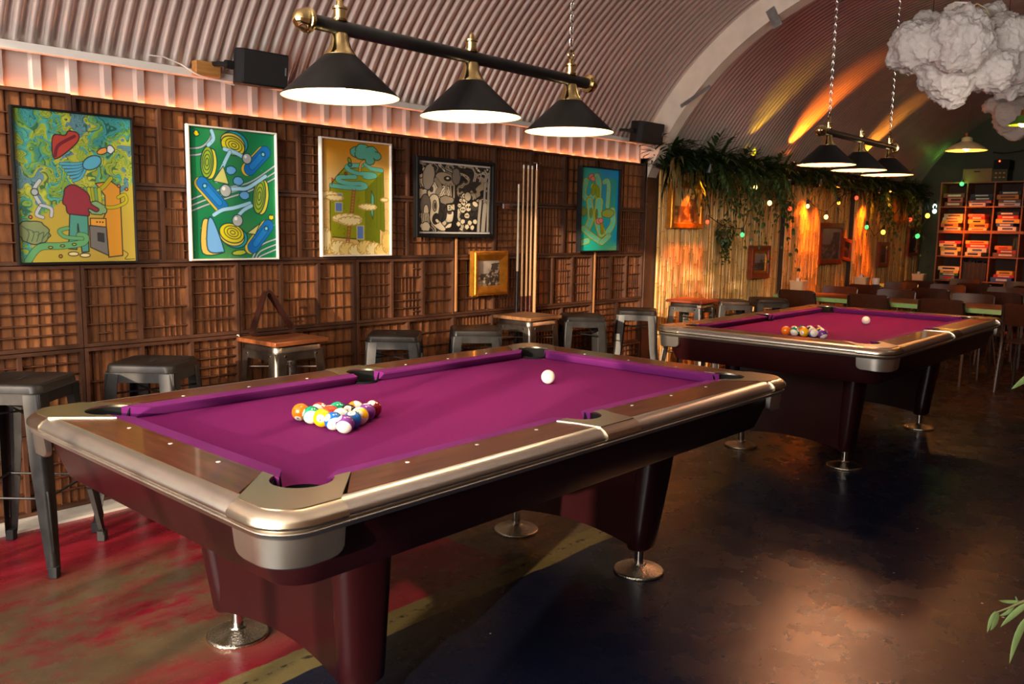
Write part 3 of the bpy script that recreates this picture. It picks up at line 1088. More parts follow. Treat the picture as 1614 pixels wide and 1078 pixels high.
class Art:
    def __init__(s, W, H, seed):
        s.W, s.H = W, H
        s.im = np.zeros((H, W, 3))
        yy, xx = np.mgrid[0:H, 0:W]
        s.u = (xx + 0.5) / W; s.v = (yy + 0.5) / H      # 0..1 across, 0..1 down
        s.asp = H / W
        s.rs = np.random.RandomState(seed)
        s.px = 1.0 / W

    def noise(s, fx, fy=None, u=None, v=None):
        fy = fy or fx * s.asp
        u = s.u if u is None else u; v = s.v if v is None else v
        g = s.rs.rand(64, 64)
        x = u * fx + 40; y = v * fy + 40
        xi = np.floor(x).astype(int); yi = np.floor(y).astype(int)
        fx_ = x - xi; fy_ = y - yi
        fx_ = fx_ * fx_ * (3 - 2 * fx_); fy_ = fy_ * fy_ * (3 - 2 * fy_)
        a = g[yi % 64, xi % 64]; b = g[yi % 64, (xi + 1) % 64]; c = g[(yi + 1) % 64, xi % 64]; d = g[(yi + 1) % 64, (xi + 1) % 64]
        return (a * (1 - fx_) + b * fx_) * (1 - fy_) + (c * (1 - fx_) + d * fx_) * fy_

    def put(s, m, col, al=1.0):
        c = np.array(col) / 255.0
        m = m * al
        s.im = s.im * (1 - m[..., None]) + c * m[..., None]

    def poly_mask(s, pts):
        m = np.zeros((s.H, s.W), bool)
        n = len(pts)
        for i in range(n):
            x0, y0 = pts[i]; x1, y1 = pts[(i + 1) % n]
            if y0 == y1:
                continue
            c = ((y0 > s.v) != (y1 > s.v)) & (s.u < (x1 - x0) * (s.v - y0) / (y1 - y0) + x0)
            m ^= c
        return m

    def seg_dist(s, pts, closed=False):
        d = np.full((s.H, s.W), 9.0)
        n = len(pts)
        for i in range(n if closed else n - 1):
            x0, y0 = pts[i]; x1, y1 = pts[(i + 1) % n]
            dx, dy = x1 - x0, (y1 - y0) * s.asp
            L2 = dx * dx + dy * dy + 1e-9
            ax = s.u - x0; ay = (s.v - y0) * s.asp
            t = np.clip((ax * dx + ay * dy) / L2, 0, 1)
            d = np.minimum(d, np.hypot(ax - t * dx, ay - t * dy))
        return d

    def line(s, pts, col, wd=1.2, closed=False):
        d = s.seg_dist(pts, closed)
        s.put(np.clip(1.0 - (d / s.px - wd * 0.5), 0, 1), col)

    def poly(s, pts, col, out=(30, 40, 40), wd=1.3, smooth=True):
        if smooth:
            pts = s.curve(pts)
        s.put(s.poly_mask(pts).astype(float), col)
        if out is not None:
            s.line(pts, out, wd, True)

    def curve(s, pts, n=5, closed=True):
        r = []
        m = len(pts)
        for i in range(m if closed else m - 1):
            p0 = pts[(i - 1) % m] if closed or i else pts[i]; p1 = pts[i]; p2 = pts[(i + 1) % m]
            p3 = pts[(i + 2) % m] if closed or i + 2 < m else p2
            for k in range(n):
                t = k / n
                r.append(tuple(0.5 * (2 * b + (c - a) * t + (2 * a - 5 * b + 4 * c - d) * t * t + (3 * b - a - 3 * c + d) * t ** 3) for a, b, c, d in zip(p0, p1, p2, p3)))
        if not closed:
            r.append(pts[-1])
        return r

    def stroke(s, pts, wd, col, out=(30, 40, 40), ow=1.3):
        """a thick curved ribbon, wd as a fraction of the width"""
        d = s.seg_dist(s.curve(pts, 6, False))
        if out is not None:
            s.put(np.clip(1.0 - (d - wd / 2) / s.px + ow * 0.4, 0, 1), out)
        s.put(np.clip(1.0 - (d - wd / 2) / s.px - 0.5, 0, 1), col)

    def ell(s, cx, cy, rx, ry, col, out=(30, 40, 40), rot=0.0, wd=1.2, wob=0.0):
        n = 26
        pts = []
        for k in range(n):
            a = 2 * PI * k / n
            q = 1 + (s.rs.rand() - 0.5) * wob
            x, y = rx * math.cos(a) * q, ry * math.sin(a) * q
            pts.append((cx + x * math.cos(rot) - y * math.sin(rot), cy + (x * math.sin(rot) + y * math.cos(rot)) / s.asp))
        s.poly(pts, col, out, wd, smooth=False)

    def cloud(s, cx, cy, wx, hy, col, out):
        for k in range(11):
            a = 2 * PI * k / 11
            s.ell(cx + wx * 0.75 * math.cos(a), cy + hy * 0.7 * math.sin(a), wx * 0.34, hy * 0.62 * s.asp, col, out, wd=1.0)
        s.ell(cx, cy, wx * 0.85, hy * 0.8 * s.asp, col, None)


def swirl(a, pal, fx, warp, dark, lw=0.10, bands=5.0):
    w1 = a.noise(fx); w2 = a.noise(fx); w3 = a.noise(fx * 2.4); w4 = a.noise(fx * 2.4)
    u = a.u + (w1 - 0.5) * warp + (w3 - 0.5) * warp * 0.45; v = a.v + (w2 - 0.5) * warp + (w4 - 0.5) * warp * 0.45
    f = a.noise(fx * 1.3, None, u, v)
    h = a.noise(fx * 0.6, None, u, v)
    q = np.clip(h * 1.25 - 0.12, 0, 0.999) * len(pal)
    i = np.floor(q).astype(int)
    P = np.array(pal) / 255.0
    a.im = P[i] * (0.86 + 0.22 * np.mod(f * bands, 1))[..., None]
    ln = np.minimum(np.mod(f * bands, 1), 1 - np.mod(f * bands, 1))
    a.put((ln < lw).astype(float), dark, 0.75)
    a.im = np.clip(a.im, 0, 1)


def art_jungle():
    a = Art(270, 350, 3)
    swirl(a, [(66, 150, 150), (84, 150, 100), (126, 164, 66), (78, 160, 146), (150, 172, 62), (176, 182, 66), (96, 140, 150)], 9, 0.15, (40, 84, 62), 0.085, 6)
    top = a.im.copy()
    # ochre ground below, rising on the right
    edge = 0.60 + 0.06 * np.sin(a.u * 9) + 0.08 * (a.noise(6) - 0.5) - 0.18 * np.clip((a.u - 0.62) / 0.38, 0, 1)
    m = (a.v > edge) & (a.u > 0.10)
    g = np.stack([np.full_like(a.u, 0.70), 0.58 + 0.06 * a.noise(3), 0.20 + 0.05 * a.v], -1)
    a.im = np.where(m[..., None], g, top)
    D = (40, 44, 40)
    # cabinet
    a.poly([(.66, .46), (.80, .44), (.88, .48), (.88, .96), (.75, .97), (.74, .76), (.70, .73), (.74, .66), (.74, .54)], (204, 140, 44), D, 1.6, False)
    a.poly([(.60, .70), (.74, .70), (.74, .76), (.60, .75)], (214, 150, 54), D, 1.4, False)
    a.poly([(.59, .75), (.74, .76), (.75, .96), (.59, .90)], (112, 108, 104), D, 1.4, False)
    a.poly([(.66, .80), (.715, .805), (.715, .865), (.66, .855)], (52, 50, 50), D, 1.0, False)
    for x in (.66, .685, .71):
        a.ell(x, .725, .008, .008, (40, 36, 36), None)
    # monster head growing over the cabinet
    a.stroke([(.60, .50), (.70, .50), (.80, .42)], .035, (166, 160, 30), D)
    a.stroke([(.70, .62), (.82, .62), (.93, .58), (.92, .53), (.86, .55)], .026, (176, 168, 30), D)
    for k in range(9):
        a.stroke([(.45 + .03 * k, .50), (.50 + .025 * k, .56 + .008 * k), (.58 + .018 * k, .60 + .005 * k)], .03, ((150, 160, 40), (104, 150, 88), (170, 172, 44))[k % 3], D, 1.0)
    a.ell(.66, .63, .09, .06, (122, 160, 110), D, .2, 1.2, .2)
    # person in a maroon jumper and teal trousers
    a.poly([(.40, .50), (.47, .475), (.56, .51), (.60, .545), (.615, .60), (.68, .635), (.655, .655), (.59, .635), (.585, .685), (.42, .675), (.395, .62), (.37, .60), (.385, .54)], (138, 44, 58), D, 1.6)
    a.poly([(.425, .675), (.58, .685), (.575, .93), (.515, .935), (.49, .74), (.485, .80), (.47, .915), (.40, .91)], (76, 146, 130), D, 1.6, False)
    a.ell(.44, .945, .045, .018, (226, 210, 150), D)
    a.ell(.54, .955, .045, .018, (226, 210, 150), D)
    # red band, blue hand, orange finger
    a.poly([(.32, .16), (.42, .15), (.45, .12), (.53, .13), (.52, .19), (.36, .30), (.31, .29)], (170, 62, 52), D, 1.6)
    a.stroke([(.33, .29), (.36, .22), (.50, .15)], .016, (120, 30, 52), D)
    for k in range(6):
        a.stroke([(.70 - .02 * k, .28 + .01 * k), (.54, .33 + .018 * k), (.37 + .02 * k, .34 + .022 * k)], .022, (78, 160, 186), D, 1.1)
    a.ell(.64, .32, .09, .055, (84, 166, 190), D, -.5)
    a.ell(.74, .235, .055, .026, (228, 150, 70), D, -.4)
    a.ell(.81, .22, .035, .035, (214, 220, 224), D, 0, 1.2, .3)
    # grey claw arm
    a.stroke([(.19, .46), (.14, .53), (.19, .62)], .03, (180, 186, 190), D)
    a.stroke([(.19, .62), (.15, .68), (.20, .70)], .026, (180, 186, 190), D)
    a.stroke([(.19, .62), (.27, .64), (.27, .69)], .026, (180, 186, 190), D)
    a.ell(.145, .535, .03, .03, (160, 170, 176), D)
    # boulder and tentacle
    a.ell(.12, .80, .13, .10, (126, 140, 96), D, .2, 1.2, .15)
    for k in range(5):
        a.stroke([(.03 + .04 * k, .76 + .02 * k), (.08 + .04 * k, .80), (.06 + .04 * k, .86)], .008, (70, 96, 70), None)
    a.stroke([(.06, .99), (.16, .90), (.34, .89), (.52, .87), (.55, .83), (.50, .82)], .055, (96, 160, 104), D)
    a.stroke([(.52, .84), (.38, .83), (.33, .79), (.40, .77)], .03, (96, 160, 104), D)
    for x, y in ((.25, .90), (.35, .89), (.45, .88)):
        a.ell(x, y, .018, .009, (196, 186, 50), D)
    for x, y in ((.94, .49), (.10, .70), (.33, .96), (.87, .47)):
        a.ell(x, y, .014, .014, (200, 110, 60), D)
    a.stroke([(.88, .92), (.93, .95), (.90, .985), (.99, .985)], .006, (40, 44, 40), None)
    return a.im


def art_tubes():
    a = Art(216, 288, 5)
    n = a.noise(3)
    a.im[:] = np.stack([0.05 + 0.30 * n * (1 - np.abs(a.u - .5) * 1.6).clip(0, 1), 0.44 + 0.10 * n, 0.28 + 0.02 * n], -1)
    D = (22, 60, 66)
    G = (164, 178, 176)
    for off in (0, .05):
        a.stroke([(-.02, .17 + off), (.14, .15 + off), (.24, .08 + off), (.27, -.02)], .018, G, D)
    for off in (0, .045, .085):
        a.stroke([(-.02, .56 + off), (.18, .50 + off), (.46, .44 + off * .9), (.70, .39 + off * .8), (1.02, .24 + off * 1.2)], .017, G, D)
        a.stroke([(.68 + off, 1.02), (.80, .90 + off), (1.02, .84 + off)], .016, G, D)
    def pill(x0, y0, x1, y1, w, c1, c2):
        dx, dy = x1 - x0, y1 - y0
        a.stroke([(x0 - .025, y0 + .004), (x1 - .03, y1 + .004)], w * 1.05, (214, 182, 60), D)
        a.stroke([(x0, y0), (x1, y1)], w, c1, D, 1.8)
        a.stroke([(x0 + dx * .15, y0 + dy * .15), (x0 + dx * .85, y0 + dy * .85)], w * .5, c2, D, 1.0)
        a.ell(x0 + dx * .12, y0 + dy * .12, .022, .022, (120, 200, 220), D)
    pill(.88, .15, .69, .29, .13, (20, 104, 180), (30, 120, 196))
    pill(.14, .42, .36, .59, .12, (26, 112, 188), (36, 126, 200))
    pill(.90, .74, .71, .91, .13, (20, 104, 180), (30, 120, 196))
    def slab(cx, cy, rx, ry, rot):
        a.ell(cx + .04, cy + .01, rx, ry, (206, 196, 60), D, rot, 1.5, .05)
        a.ell(cx, cy, rx, ry, (140, 168, 38), D, rot, 1.6)
        for q in (.75, .5, .25):
            a.ell(cx, cy, rx * q, ry * q, (150, 176, 44), D, rot, 0.9)
    slab(.80, .50, .075, .19, .14)
    slab(.20, .26, .07, .16, .1)
    # round bumpers
    for cx, cy, sc in ((.50, .12, 1.0), (.46, .80, 1.05)):
        a.ell(cx + .03, cy + .03 * (1 if cy > .5 else -1), .15 * sc, .11 * sc, (40, 150, 160), D, .3, 1.5, .04)
        a.ell(cx, cy + .02 * (1 if cy > .5 else -1), .145 * sc, .10 * sc, (214, 186, 70), D, .3, 1.2)
        a.ell(cx, cy, .14 * sc, .095 * sc, (208, 196, 30), D, .3, 1.5)
        for q in (.7, .45, .2):
            a.ell(cx + .01, cy - .005, .14 * sc * q, .09 * sc * q, (208, 196, 30), D, .3, .9)
    # wedge
    a.poly([(.13, .71), (.22, .72), (.20, .90), (.36, .95), (.12, .955)], (220, 184, 84), D, 1.4)
    a.poly([(.19, .71), (.25, .70), (.36, .92), (.34, .95), (.18, .93)], (110, 168, 220), D, 1.6)
    # splashes with steel balls
    for pts in ([(.40, .15), (.52, .17), (.62, .20)], [(.30, .40), (.40, .25), (.46, .17)], [(.42, .46), (.55, .45), (.66, .44), (.88, .34)], [(.26, .66), (.36, .62), (.50, .60), (.68, .56)], [(.52, .68), (.60, .62), (.70, .58)], [(.26, .02), (.28, .08), (.22, .13)]):
        a.stroke(pts, .038, (150, 200, 226), D, 1.0)
    for cx, cy, r in ((.66, .21, .055), (.40, .47, .065), (.53, .70, .062)):
        a.ell(cx, cy, r, r, (168, 174, 172), D)
        a.ell(cx - r * .3, cy - r * .25, r * .3, r * .3, (226, 230, 228), None)
    for cx, cy in ((.47, .31), (.55, .39), (.62, .50)):
        a.ell(cx, cy, .06, .045, (96, 160, 216), D, 0, 1.2, .15)
    for x, y in ((.09, .05), (.94, .67)):
        a.ell(x, y, .03, .03, (224, 200, 20), D, 0, 1, .5)
    a.poly([(.38, .28), (.44, .42), (.26, .40)], (196, 196, 110), D, 1.0, False)
    a.poly([(.80, .72), (.74, .81), (.64, .80)], (206, 200, 112), D, 1.0, False)
    a.ell(.54, .955, .085, .028, (170, 184, 50), D, -.1, 1.2, .2)
    for k in range(16):
        a.ell(a.rs.rand(), a.rs.rand(), .006, .006, (60, 170, 120), None)
    return a.im


def art_cliff():
    a = Art(190, 270, 8)
    g = np.clip((a.v - .05) / .3, 0, 1) + (a.noise(3, 9) - .5) * .25
    g = np.clip(g, 0, 1)[..., None]
    a.im = np.array((184, 120, 20)) / 255 * (1 - g) + np.array((214, 178, 112)) / 255 * g
    D = (88, 74, 30); DK = (60, 66, 22)
    for k in range(46):
        x, y = a.rs.rand(), .30 + .7 * a.rs.rand()
        a.stroke([(x, y), (x + .03, y - .012), (x + .06, y + .006), (x + .05, y + .02)], .004, (170, 128, 62), None)
    # cliff
    a.poly([(.48, .23), (.58, .19), (.66, .21), (.90, .23), (.92, .80), (.84, .76), (.84, .92), (.74, .86), (.72, .97), (.58, .92), (.50, .86), (.12, .84), (.12, .40), (.22, .31), (.32, .24)], (138, 142, 16), DK, 1.5, False)
    a.poly([(.62, .42), (.90, .24), (.92, .80), (.84, .76), (.84, .92), (.74, .86), (.72, .97), (.62, .93)], (104, 114, 14), None, 1, False)
    for k in range(26):
        x, y = .14 + .66 * a.rs.rand(), .46 + .4 * a.rs.rand()
        a.stroke([(x, y), (x + .02, y + .02), (x - .01, y + .05)], .005, (88, 98, 10), None)
    for x in (.80, .86):
        a.line([(x, .30), (x, .76)], (88, 98, 10), 1.0)
    # winding turf
    T = (96, 176, 158)
    a.stroke([(.88, .235), (.72, .225), (.66, .20), (.62, .185)], .05, T, DK)
    a.stroke([(.58, .205), (.40, .215), (.36, .24), (.50, .275), (.72, .275), (.78, .29), (.68, .305), (.62, .30)], .05, T, DK)
    a.stroke([(.48, .31), (.26, .32), (.24, .35), (.40, .37), (.56, .365), (.64, .385), (.56, .405), (.36, .405), (.14, .395)], .052, T, DK)
    # tree
    a.stroke([(.55, .25), (.56, .20), (.60, .17), (.70, .15)], .032, (196, 150, 70), DK)
    for x, y, r in ((.50, .09, .09), (.60, .07, .11), (.72, .08, .10), (.80, .11, .07), (.66, .11, .09), (.70, .155, .07), (.56, .11, .08)):
        a.ell(x, y, r, r * .75, (84, 160, 138), DK, 0, 1.1, .12)
    a.ell(.64, .095, .15, .07, (84, 160, 138), None)
    # flag, small golfer, bush
    a.line([(.15, .39), (.15, .33)], (90, 60, 40), 1.4); a.poly([(.15, .33), (.19, .34), (.15, .352)], (180, 60, 40), None, 1, False)
    a.ell(.40, .17, .022, .04, (120, 150, 40), DK, -.4); a.ell(.405, .205, .028, .025, (40, 130, 140), DK)
    a.ell(.345, .285, .02, .018, (150, 70, 40), DK)
    # ladders
    def ladder(x0, y0, x1, y1, n):
        for d in (-.022, .022):
            a.line([(x0 + d, y0), (x1 + d, y1)], (150, 76, 52), 1.8)
        for k in range(n):
            t = (k + .5) / n
            a.line([(x0 + (x1 - x0) * t - .022, y0 + (y1 - y0) * t), (x0 + (x1 - x0) * t + .022, y0 + (y1 - y0) * t)], (150, 76, 52), 1.3)
    ladder(.46, .42, .42, .66, 9)
    ladder(.39, .74, .36, .91, 6)
    # blue doors, waterfall
    for x, y, w, h in ((.20, .46, .09, .05), (.19, .54, .10, .08), (.50, .74, .10, .12)):
        a.poly([(x, y), (x + w, y), (x + w, y + h), (x, y + h)], (92, 122, 176), (190, 176, 130), 1.4, False)
    a.poly([(.72, .42), (.76, .48), (.76, .54), (.74, .68), (.71, .62)], (84, 170, 150), DK, 1.0, False)
    C = (232, 212, 150)
    for cx, cy, wx, hy in ((.10, .48, .13, .028), (.18, .50, .12, .02), (.66, .57, .13, .022), (.36, .68, .20, .036), (.40, .70, .16, .03), (.92, .50, .06, .015)):
        a.cloud(cx, cy, wx, hy, C, (176, 140, 70))
    for k in range(9):
        a.cloud(-.02 + .13 * k, .955 + .02 * math.sin(k * 2.1) - (.05 if k in (0, 1) else 0), .12, .05, (226, 196, 116) if k % 2 else C, (180, 140, 60))
    a.cloud(.05, .86, .08, .08, C, (176, 140, 70)); a.cloud(.95, .88, .07, .08, (222, 186, 100), (176, 140, 70))
    return a.im


def art_ink():
    a = Art(290, 210, 12)
    swirl(a, [(22, 18, 16), (48, 42, 38), (170, 150, 122), (22, 18, 16), (228, 210, 176), (54, 48, 44), (24, 20, 20)], 7, 0.22, (14, 12, 12), 0.16, 5)
    B = (18, 15, 14); L = (232, 212, 174); M = (164, 146, 120)
    for k in range(14):
        x = .02 + .5 * a.rs.rand()
        a.stroke([(x, -.02), (x + .1 * a.rs.rand(), .06), (x + .25 * a.rs.rand(), .14)], .008, (40, 36, 34) if k % 2 else (176, 166, 150), None)
    # striding machine with an eye
    a.ell(.36, .22, .15, .07, M, B, .2, 1.6); a.ell(.38, .21, .05, .025, (40, 36, 32), B); a.ell(.38, .205, .02, .01, L, None)
    for x, x2 in ((.26, .25), (.36, .36), (.42, .43), (.47, .47)):
        a.stroke([(x, .30), (x2, .48)], .022, M, B)
    a.ell(.50, .17, .06, .09, (120, 110, 98), B, 0, 1.5, .2)
    a.ell(.12, .20, .08, .14, (166, 150, 130), B, .2, 1.5, .15)
    a.stroke([(.22, .24), (.28, .34), (.24, .42)], .05, (150, 134, 112), B)
    a.ell(.37, .53, .10, .05, (150, 134, 110), B, 0, 1.3, .2)
    # long pale shape with a face at the left
    a.poly([(.13, .52), (.18, .45), (.25, .48), (.27, .62), (.26, .80), (.36, .96), (.28, .98), (.15, .86), (.14, .68)], L, B, 1.6)
    a.ell(.205, .62, .028, .06, M, B); a.ell(.21, .62, .012, .035, B, None)
    a.ell(.22, .81, .045, .06, (40, 34, 30), B, .3); a.ell(.24, .84, .03, .02, L, B, .6)
    a.ell(.08, .62, .07, .12, (120, 106, 92), B, 0, 1.6); a.ell(.09, .70, .035, .07, L, B)
    for k in range(5):
        a.stroke([(.03 + .022 * k, .74), (.04 + .022 * k, .88)], .012, L, B)
    a.ell(.08, .93, .07, .05, L, B, 0, 1.2, .3)
    # skulls and bones heap
    for x, y, r in ((.62, .55, .05), (.68, .62, .055), (.60, .66, .045), (.55, .60, .03), (.66, .75, .04), (.57, .52, .025), (.62, .45, .035)):
        a.ell(x, y, r, r * .85, L, B, 0, 1.4, .2)
        a.ell(x - r * .3, y, r * .22, r * .25, B, None); a.ell(x + r * .3, y, r * .22, r * .25, B, None)
    a.ell(.67, .46, .05, .05, (190, 172, 142), B, .4, 1.4, .1)
    for x, y in ((.70, .86), (.74, .93), (.66, .92), (.78, .84), (.54, .88), (.60, .84)):
        a.ell(x, y, .035, .03, L, B, 0, 1.3, .35)
    a.ell(.77, .60, .06, .06, (70, 62, 56), B); a.ell(.78, .57, .045, .03, L, B, .4)
    # pale trunks at the right
    for x, w, y0 in ((.92, .03, .16), (.98, .03, .05), (.84, .04, .52), (.91, .06, .58)):
        a.stroke([(x + .02, y0), (x, y0 + .25), (x - .01, 1.0)], w, (178, 166, 148), B)
    for k in range(8):
        x = .70 + .28 * a.rs.rand()
        a.stroke([(x, .02 + .1 * a.rs.rand()), (x + .03, .12), (x + .01, .22)], .014, (196, 186, 168), B, .8)
    # lettering on the barrow
    a.poly([(.36, .58), (.50, .55), (.50, .68), (.37, .70)], (22, 18, 16), None, 1, False)
    for st in ([(.412, .605), (.385, .61), (.390, .675), (.418, .67)], [(.388, .64), (.41, .638)], [(.432, .67), (.428, .605), (.458, .662), (.454, .598)], [(.474, .66), (.470, .595)]):
        a.line(st, L, 3.0)
    return a.im


def art_island():
    a = Art(120, 220, 21)
    n = a.noise(3)
    t = np.clip(a.u * .7 + (n - .5) * .7 + .2 * np.sin(a.v * 5), 0, 1)[..., None]
    a.im = np.array((24, 184, 168)) / 255 * (1 - t) + np.array((10, 140, 214)) / 255 * t
    gb = np.clip((a.v - .85) / .15, 0, 1)[..., None] * np.clip(a.u * 1.4 - .3, 0, 1)[..., None]
    a.im = a.im * (1 - gb) + np.array((96, 150, 90)) / 255 * gb
    Yl = (190, 196, 50); Tq = (104, 206, 180); D = (80, 124, 66)
    for x, h in ((.82, .2), (.92, .25)):
        a.stroke([(x, .12), (x - .02, .12 + h), (x, .5)], .07, (40, 160, 130), None)
    for pts, w in (([(.15, .16), (.10, .32), (.24, .38), (.36, .30), (.34, .22)], .13), ([(.42, .10), (.48, .20), (.46, .45)], .14), ([(.62, .16), (.70, .14), (.74, .22), (.72, .45)], .10),
                   ([(.25, .40), (.30, .60), (.22, .72)], .16), ([(.50, .40), (.48, .60), (.58, .78)], .2), ([(.86, .50), (.88, .66), (.74, .78)], .14), ([(.12, .73), (.34, .82), (.60, .90)], .13), ([(.10, .90), (.22, .88)], .13), ([(.60, .90), (.78, .82)], .12)):
        a.stroke(pts, w, Yl, D, 1.4)
        a.stroke(pts, w * .72, Tq, None)
    a.stroke([(.34, .30), (.36, .22), (.44, .24), (.46, .32)], .09, (136, 160, 24), D)
    a.ell(.74, .54, .17, .10, (150, 168, 70), D, -.1, 1.2, .14)
    a.ell(.12, .53, .07, .10, (120, 150, 70), D, 0, 1.2, .15)
    a.ell(.30, .54, .05, .12, (110, 140, 60), None); a.ell(.44, .56, .04, .14, (96, 130, 60), None)
    a.stroke([(.58, .66), (.60, .78)], .07, (160, 150, 16), D)
    for x, y, r in ((.28, .11, .07), (.32, .13, .06), (.50, .64, .07), (.56, .63, .06)):
        a.ell(x, y, r, r, (222, 140, 120), (150, 90, 80), .5, 1, .3)
    for k in range(40):
        x, y = a.rs.rand(), .1 + .8 * a.rs.rand()
        a.stroke([(x, y), (x + .02, y + .015)], .008, (120, 150, 50), None)
    return a.im


def art_landscape(W, H, seed, sky, ground, dark):
    a = Art(W, H, seed)
    n = a.noise(4)
    t = np.clip(a.v + (n - .5) * .3, 0, 1)[..., None]
    a.im = np.array(sky) / 255 * (1 - t * .3) + 0 * t
    hz = .52 + .12 * (a.noise(3, 1) - .5)
    m = np.clip((a.v - hz) / .03, 0, 1)
    g = a.noise(14)
    a.im = a.im * (1 - m[..., None]) + (np.array(ground) / 255 * (.6 + .7 * g[..., None])) * m[..., None]
    f = (a.noise(7) * .6 + a.noise(16) * .4)
    tree = (f > .44) & (a.u > .5 + .15 * np.sin(a.v * 6)) & (a.v > .12)
    a.put(tree.astype(float), dark, .8)
    tree2 = (a.noise(9) > .52) & (a.v > .52) & (a.v < .78)
    a.put(tree2.astype(float), dark, .7)
    a.stroke([(.62, .9), (.60, .5), (.66, .25)], .03, dark, None)
    a.stroke([(.61, .55), (.52, .38)], .015, dark, None)
    return np.clip(a.im, 0, 1)


def frame_mesh(w, h, bw, d, prof=None):
    """mitred frame around w x h, border bw outside; profile (t: 0 inside..1 outside, y depth)"""
    prof = prof or [(0, 0.0), (0, -d * 0.8), (0.15, -d), (0.85, -d), (1, -d * 0.85), (1, 0.0)]
    mb = MB()
    rings = []
    for sx, sz in ((0, 0), (1, 0), (1, 1), (0, 1)):
        rings.append([Vector(((w + bw * t) if sx else -bw * t, y, (h + bw * t) if sz else -bw * t)) for t, y in prof])
    rings.append(rings[0])
    mb.loft(rings, closed=True, cap=False)
    return mb


blackfr = mat('black_frame', (0.010, 0.009, 0.009), 0.6, spec=.2, var=0.2, scale=30)
whitefr = mat('white_frame', srgb(222, 214, 202), 0.4, var=0.05, scale=20)
goldfr = mat('gold_frame', srgb(206, 132, 40), 0.32, 0.65, var=0.25, scale=18, bump=0.1, bscale=60)
redgold = mat('red_wood_frame', srgb(134, 58, 26), 0.35, 0.1, var=0.3, scale=18, bump=0.1, bscale=60)


def picture(name, label, img, x0, x1, z0, z1, yback, bw, d, fmat, mount=0.0, inner=None, prof=None, roty=0.0, pm=None):
    w, h = x1 - x0 - 2 * bw, z1 - z0 - 2 * bw
    t = thing(name, label, 'picture', (x0 + bw, yback, z0 + bw))
    if roty:
        t.rotation_euler = (0, roty, 0)
    frame_mesh(w, h, bw, d, prof).build('frame', fmat, t, ang=20)
    MB().box(-bw * .5, w + bw * .5, -0.004, -0.0005, -bw * .5, h + bw * .5).build('back_board', blackfr, t, smooth=False)
    if inner:
        frame_mesh(w - 2 * inner, h - 2 * inner, inner, d * .7).build('inner_frame', goldfr, t, ang=20).location = (inner, 0, inner)
        mount = inner
    if mount and not inner:
        MB().box(0, w, -0.0085, -0.005, 0, h).build('mount', white_pt, t, smooth=False)
    color_grid('print', img, w - 2 * mount, h - 2 * mount, pm or print_m, t, (mount, -d * .45 - 0.0005, mount))
    return t


YF = 2.022
picture('framed_print', 'tall black-framed print of a green jungle with a red-jumpered figure at an arcade machine', art_jungle(), -0.768, -0.236, 1.176, 1.868, YF, 0.010, 0.030, blackfr)
picture('framed_print', 'white-framed green print of blue flippers, steel balls and curving rails', art_tubes(), 0.036, 0.552, 1.180, 1.868, YF, 0.010, 0.026, whitefr)
picture('framed_print', 'white-framed mustard print of a green cliff with ladders, clouds and a tree', art_cliff(), 0.838, 1.364, 1.190, 1.877, YF, 0.010, 0.026, whitefr)
picture('framed_print', 'wide black-framed monochrome ink drawing of skulls and tangled figures', art_ink(), 1.562, 2.292, 1.305, 1.822, YF, 0.026, 0.034, blackfr, 0.012)
picture('framed_print', 'tall narrow turquoise and blue print of yellow-edged islands, right of the cues', art_island(), 3.268, 3.808, 1.195, 1.870, YF, 0.010, 0.045, blackfr)
GP = [(0, -0.012), (0.0, -0.020), (0.12, -0.024), (0.45, -0.040), (0.62, -0.046), (0.80, -0.046), (0.86, -0.038), (1, -0.036), (1, 0)]
picture('framed_painting', 'small grey landscape in a thick gold frame, hung under the ink drawing', art_landscape(60, 76, 4, (196, 180, 160), (176, 160, 136), (50, 40, 34)), 2.080, 2.436, 0.900, 1.212, YF, 0.066, 0.02, goldfr, prof=GP, pm=paint_m)

# ------------------------------------------------------------------ cue rack, cues and rest
ash = mat('pale_ash_wood', srgb(206, 160, 108), 0.3, col2=srgb(170, 118, 72), scale=5, stretch=(30, 30, 1.2), coat=0.3)
butt = mat('red_brown_butt', srgb(84, 32, 18), 0.28, var=0.3, scale=8, stretch=(20, 20, 1), coat=0.4)
tip_m = mat('white_ferrule', srgb(226, 214, 196), 0.4, var=0.05, scale=30)
ebony = mat('black_butt', (0.012, 0.010, 0.010), 0.3, var=0.2, scale=20, coat=0.4)
rackw = mat('cue_rack_wood', srgb(104, 50, 26), 0.35, var=0.3, scale=7, stretch=(2, 8, 8))
t = thing('cue_rack', 'brown wooden wall rack clipping upright cues beside the ink drawing', 'cue rack', (2.40, 2.020, 0))
MB().prism([(0.0, 0), (0.30, 0), (0.30, -0.020), (0.03, -0.020), (0.008, -0.014)], 1.508, 1.548).build('top_bar', rackw, t, bev=0.003)
MB().box(0.06, 0.30, -0.046, -0.020, 1.520, 1.536).build('clip_strip', rubber, t, bev=0.002)
MB().box(0.03, 0.34, -0.085, 0.0, 0.330, 0.360).build('bottom_ledge', rackw, t, bev=0.003)
YC = 1.958


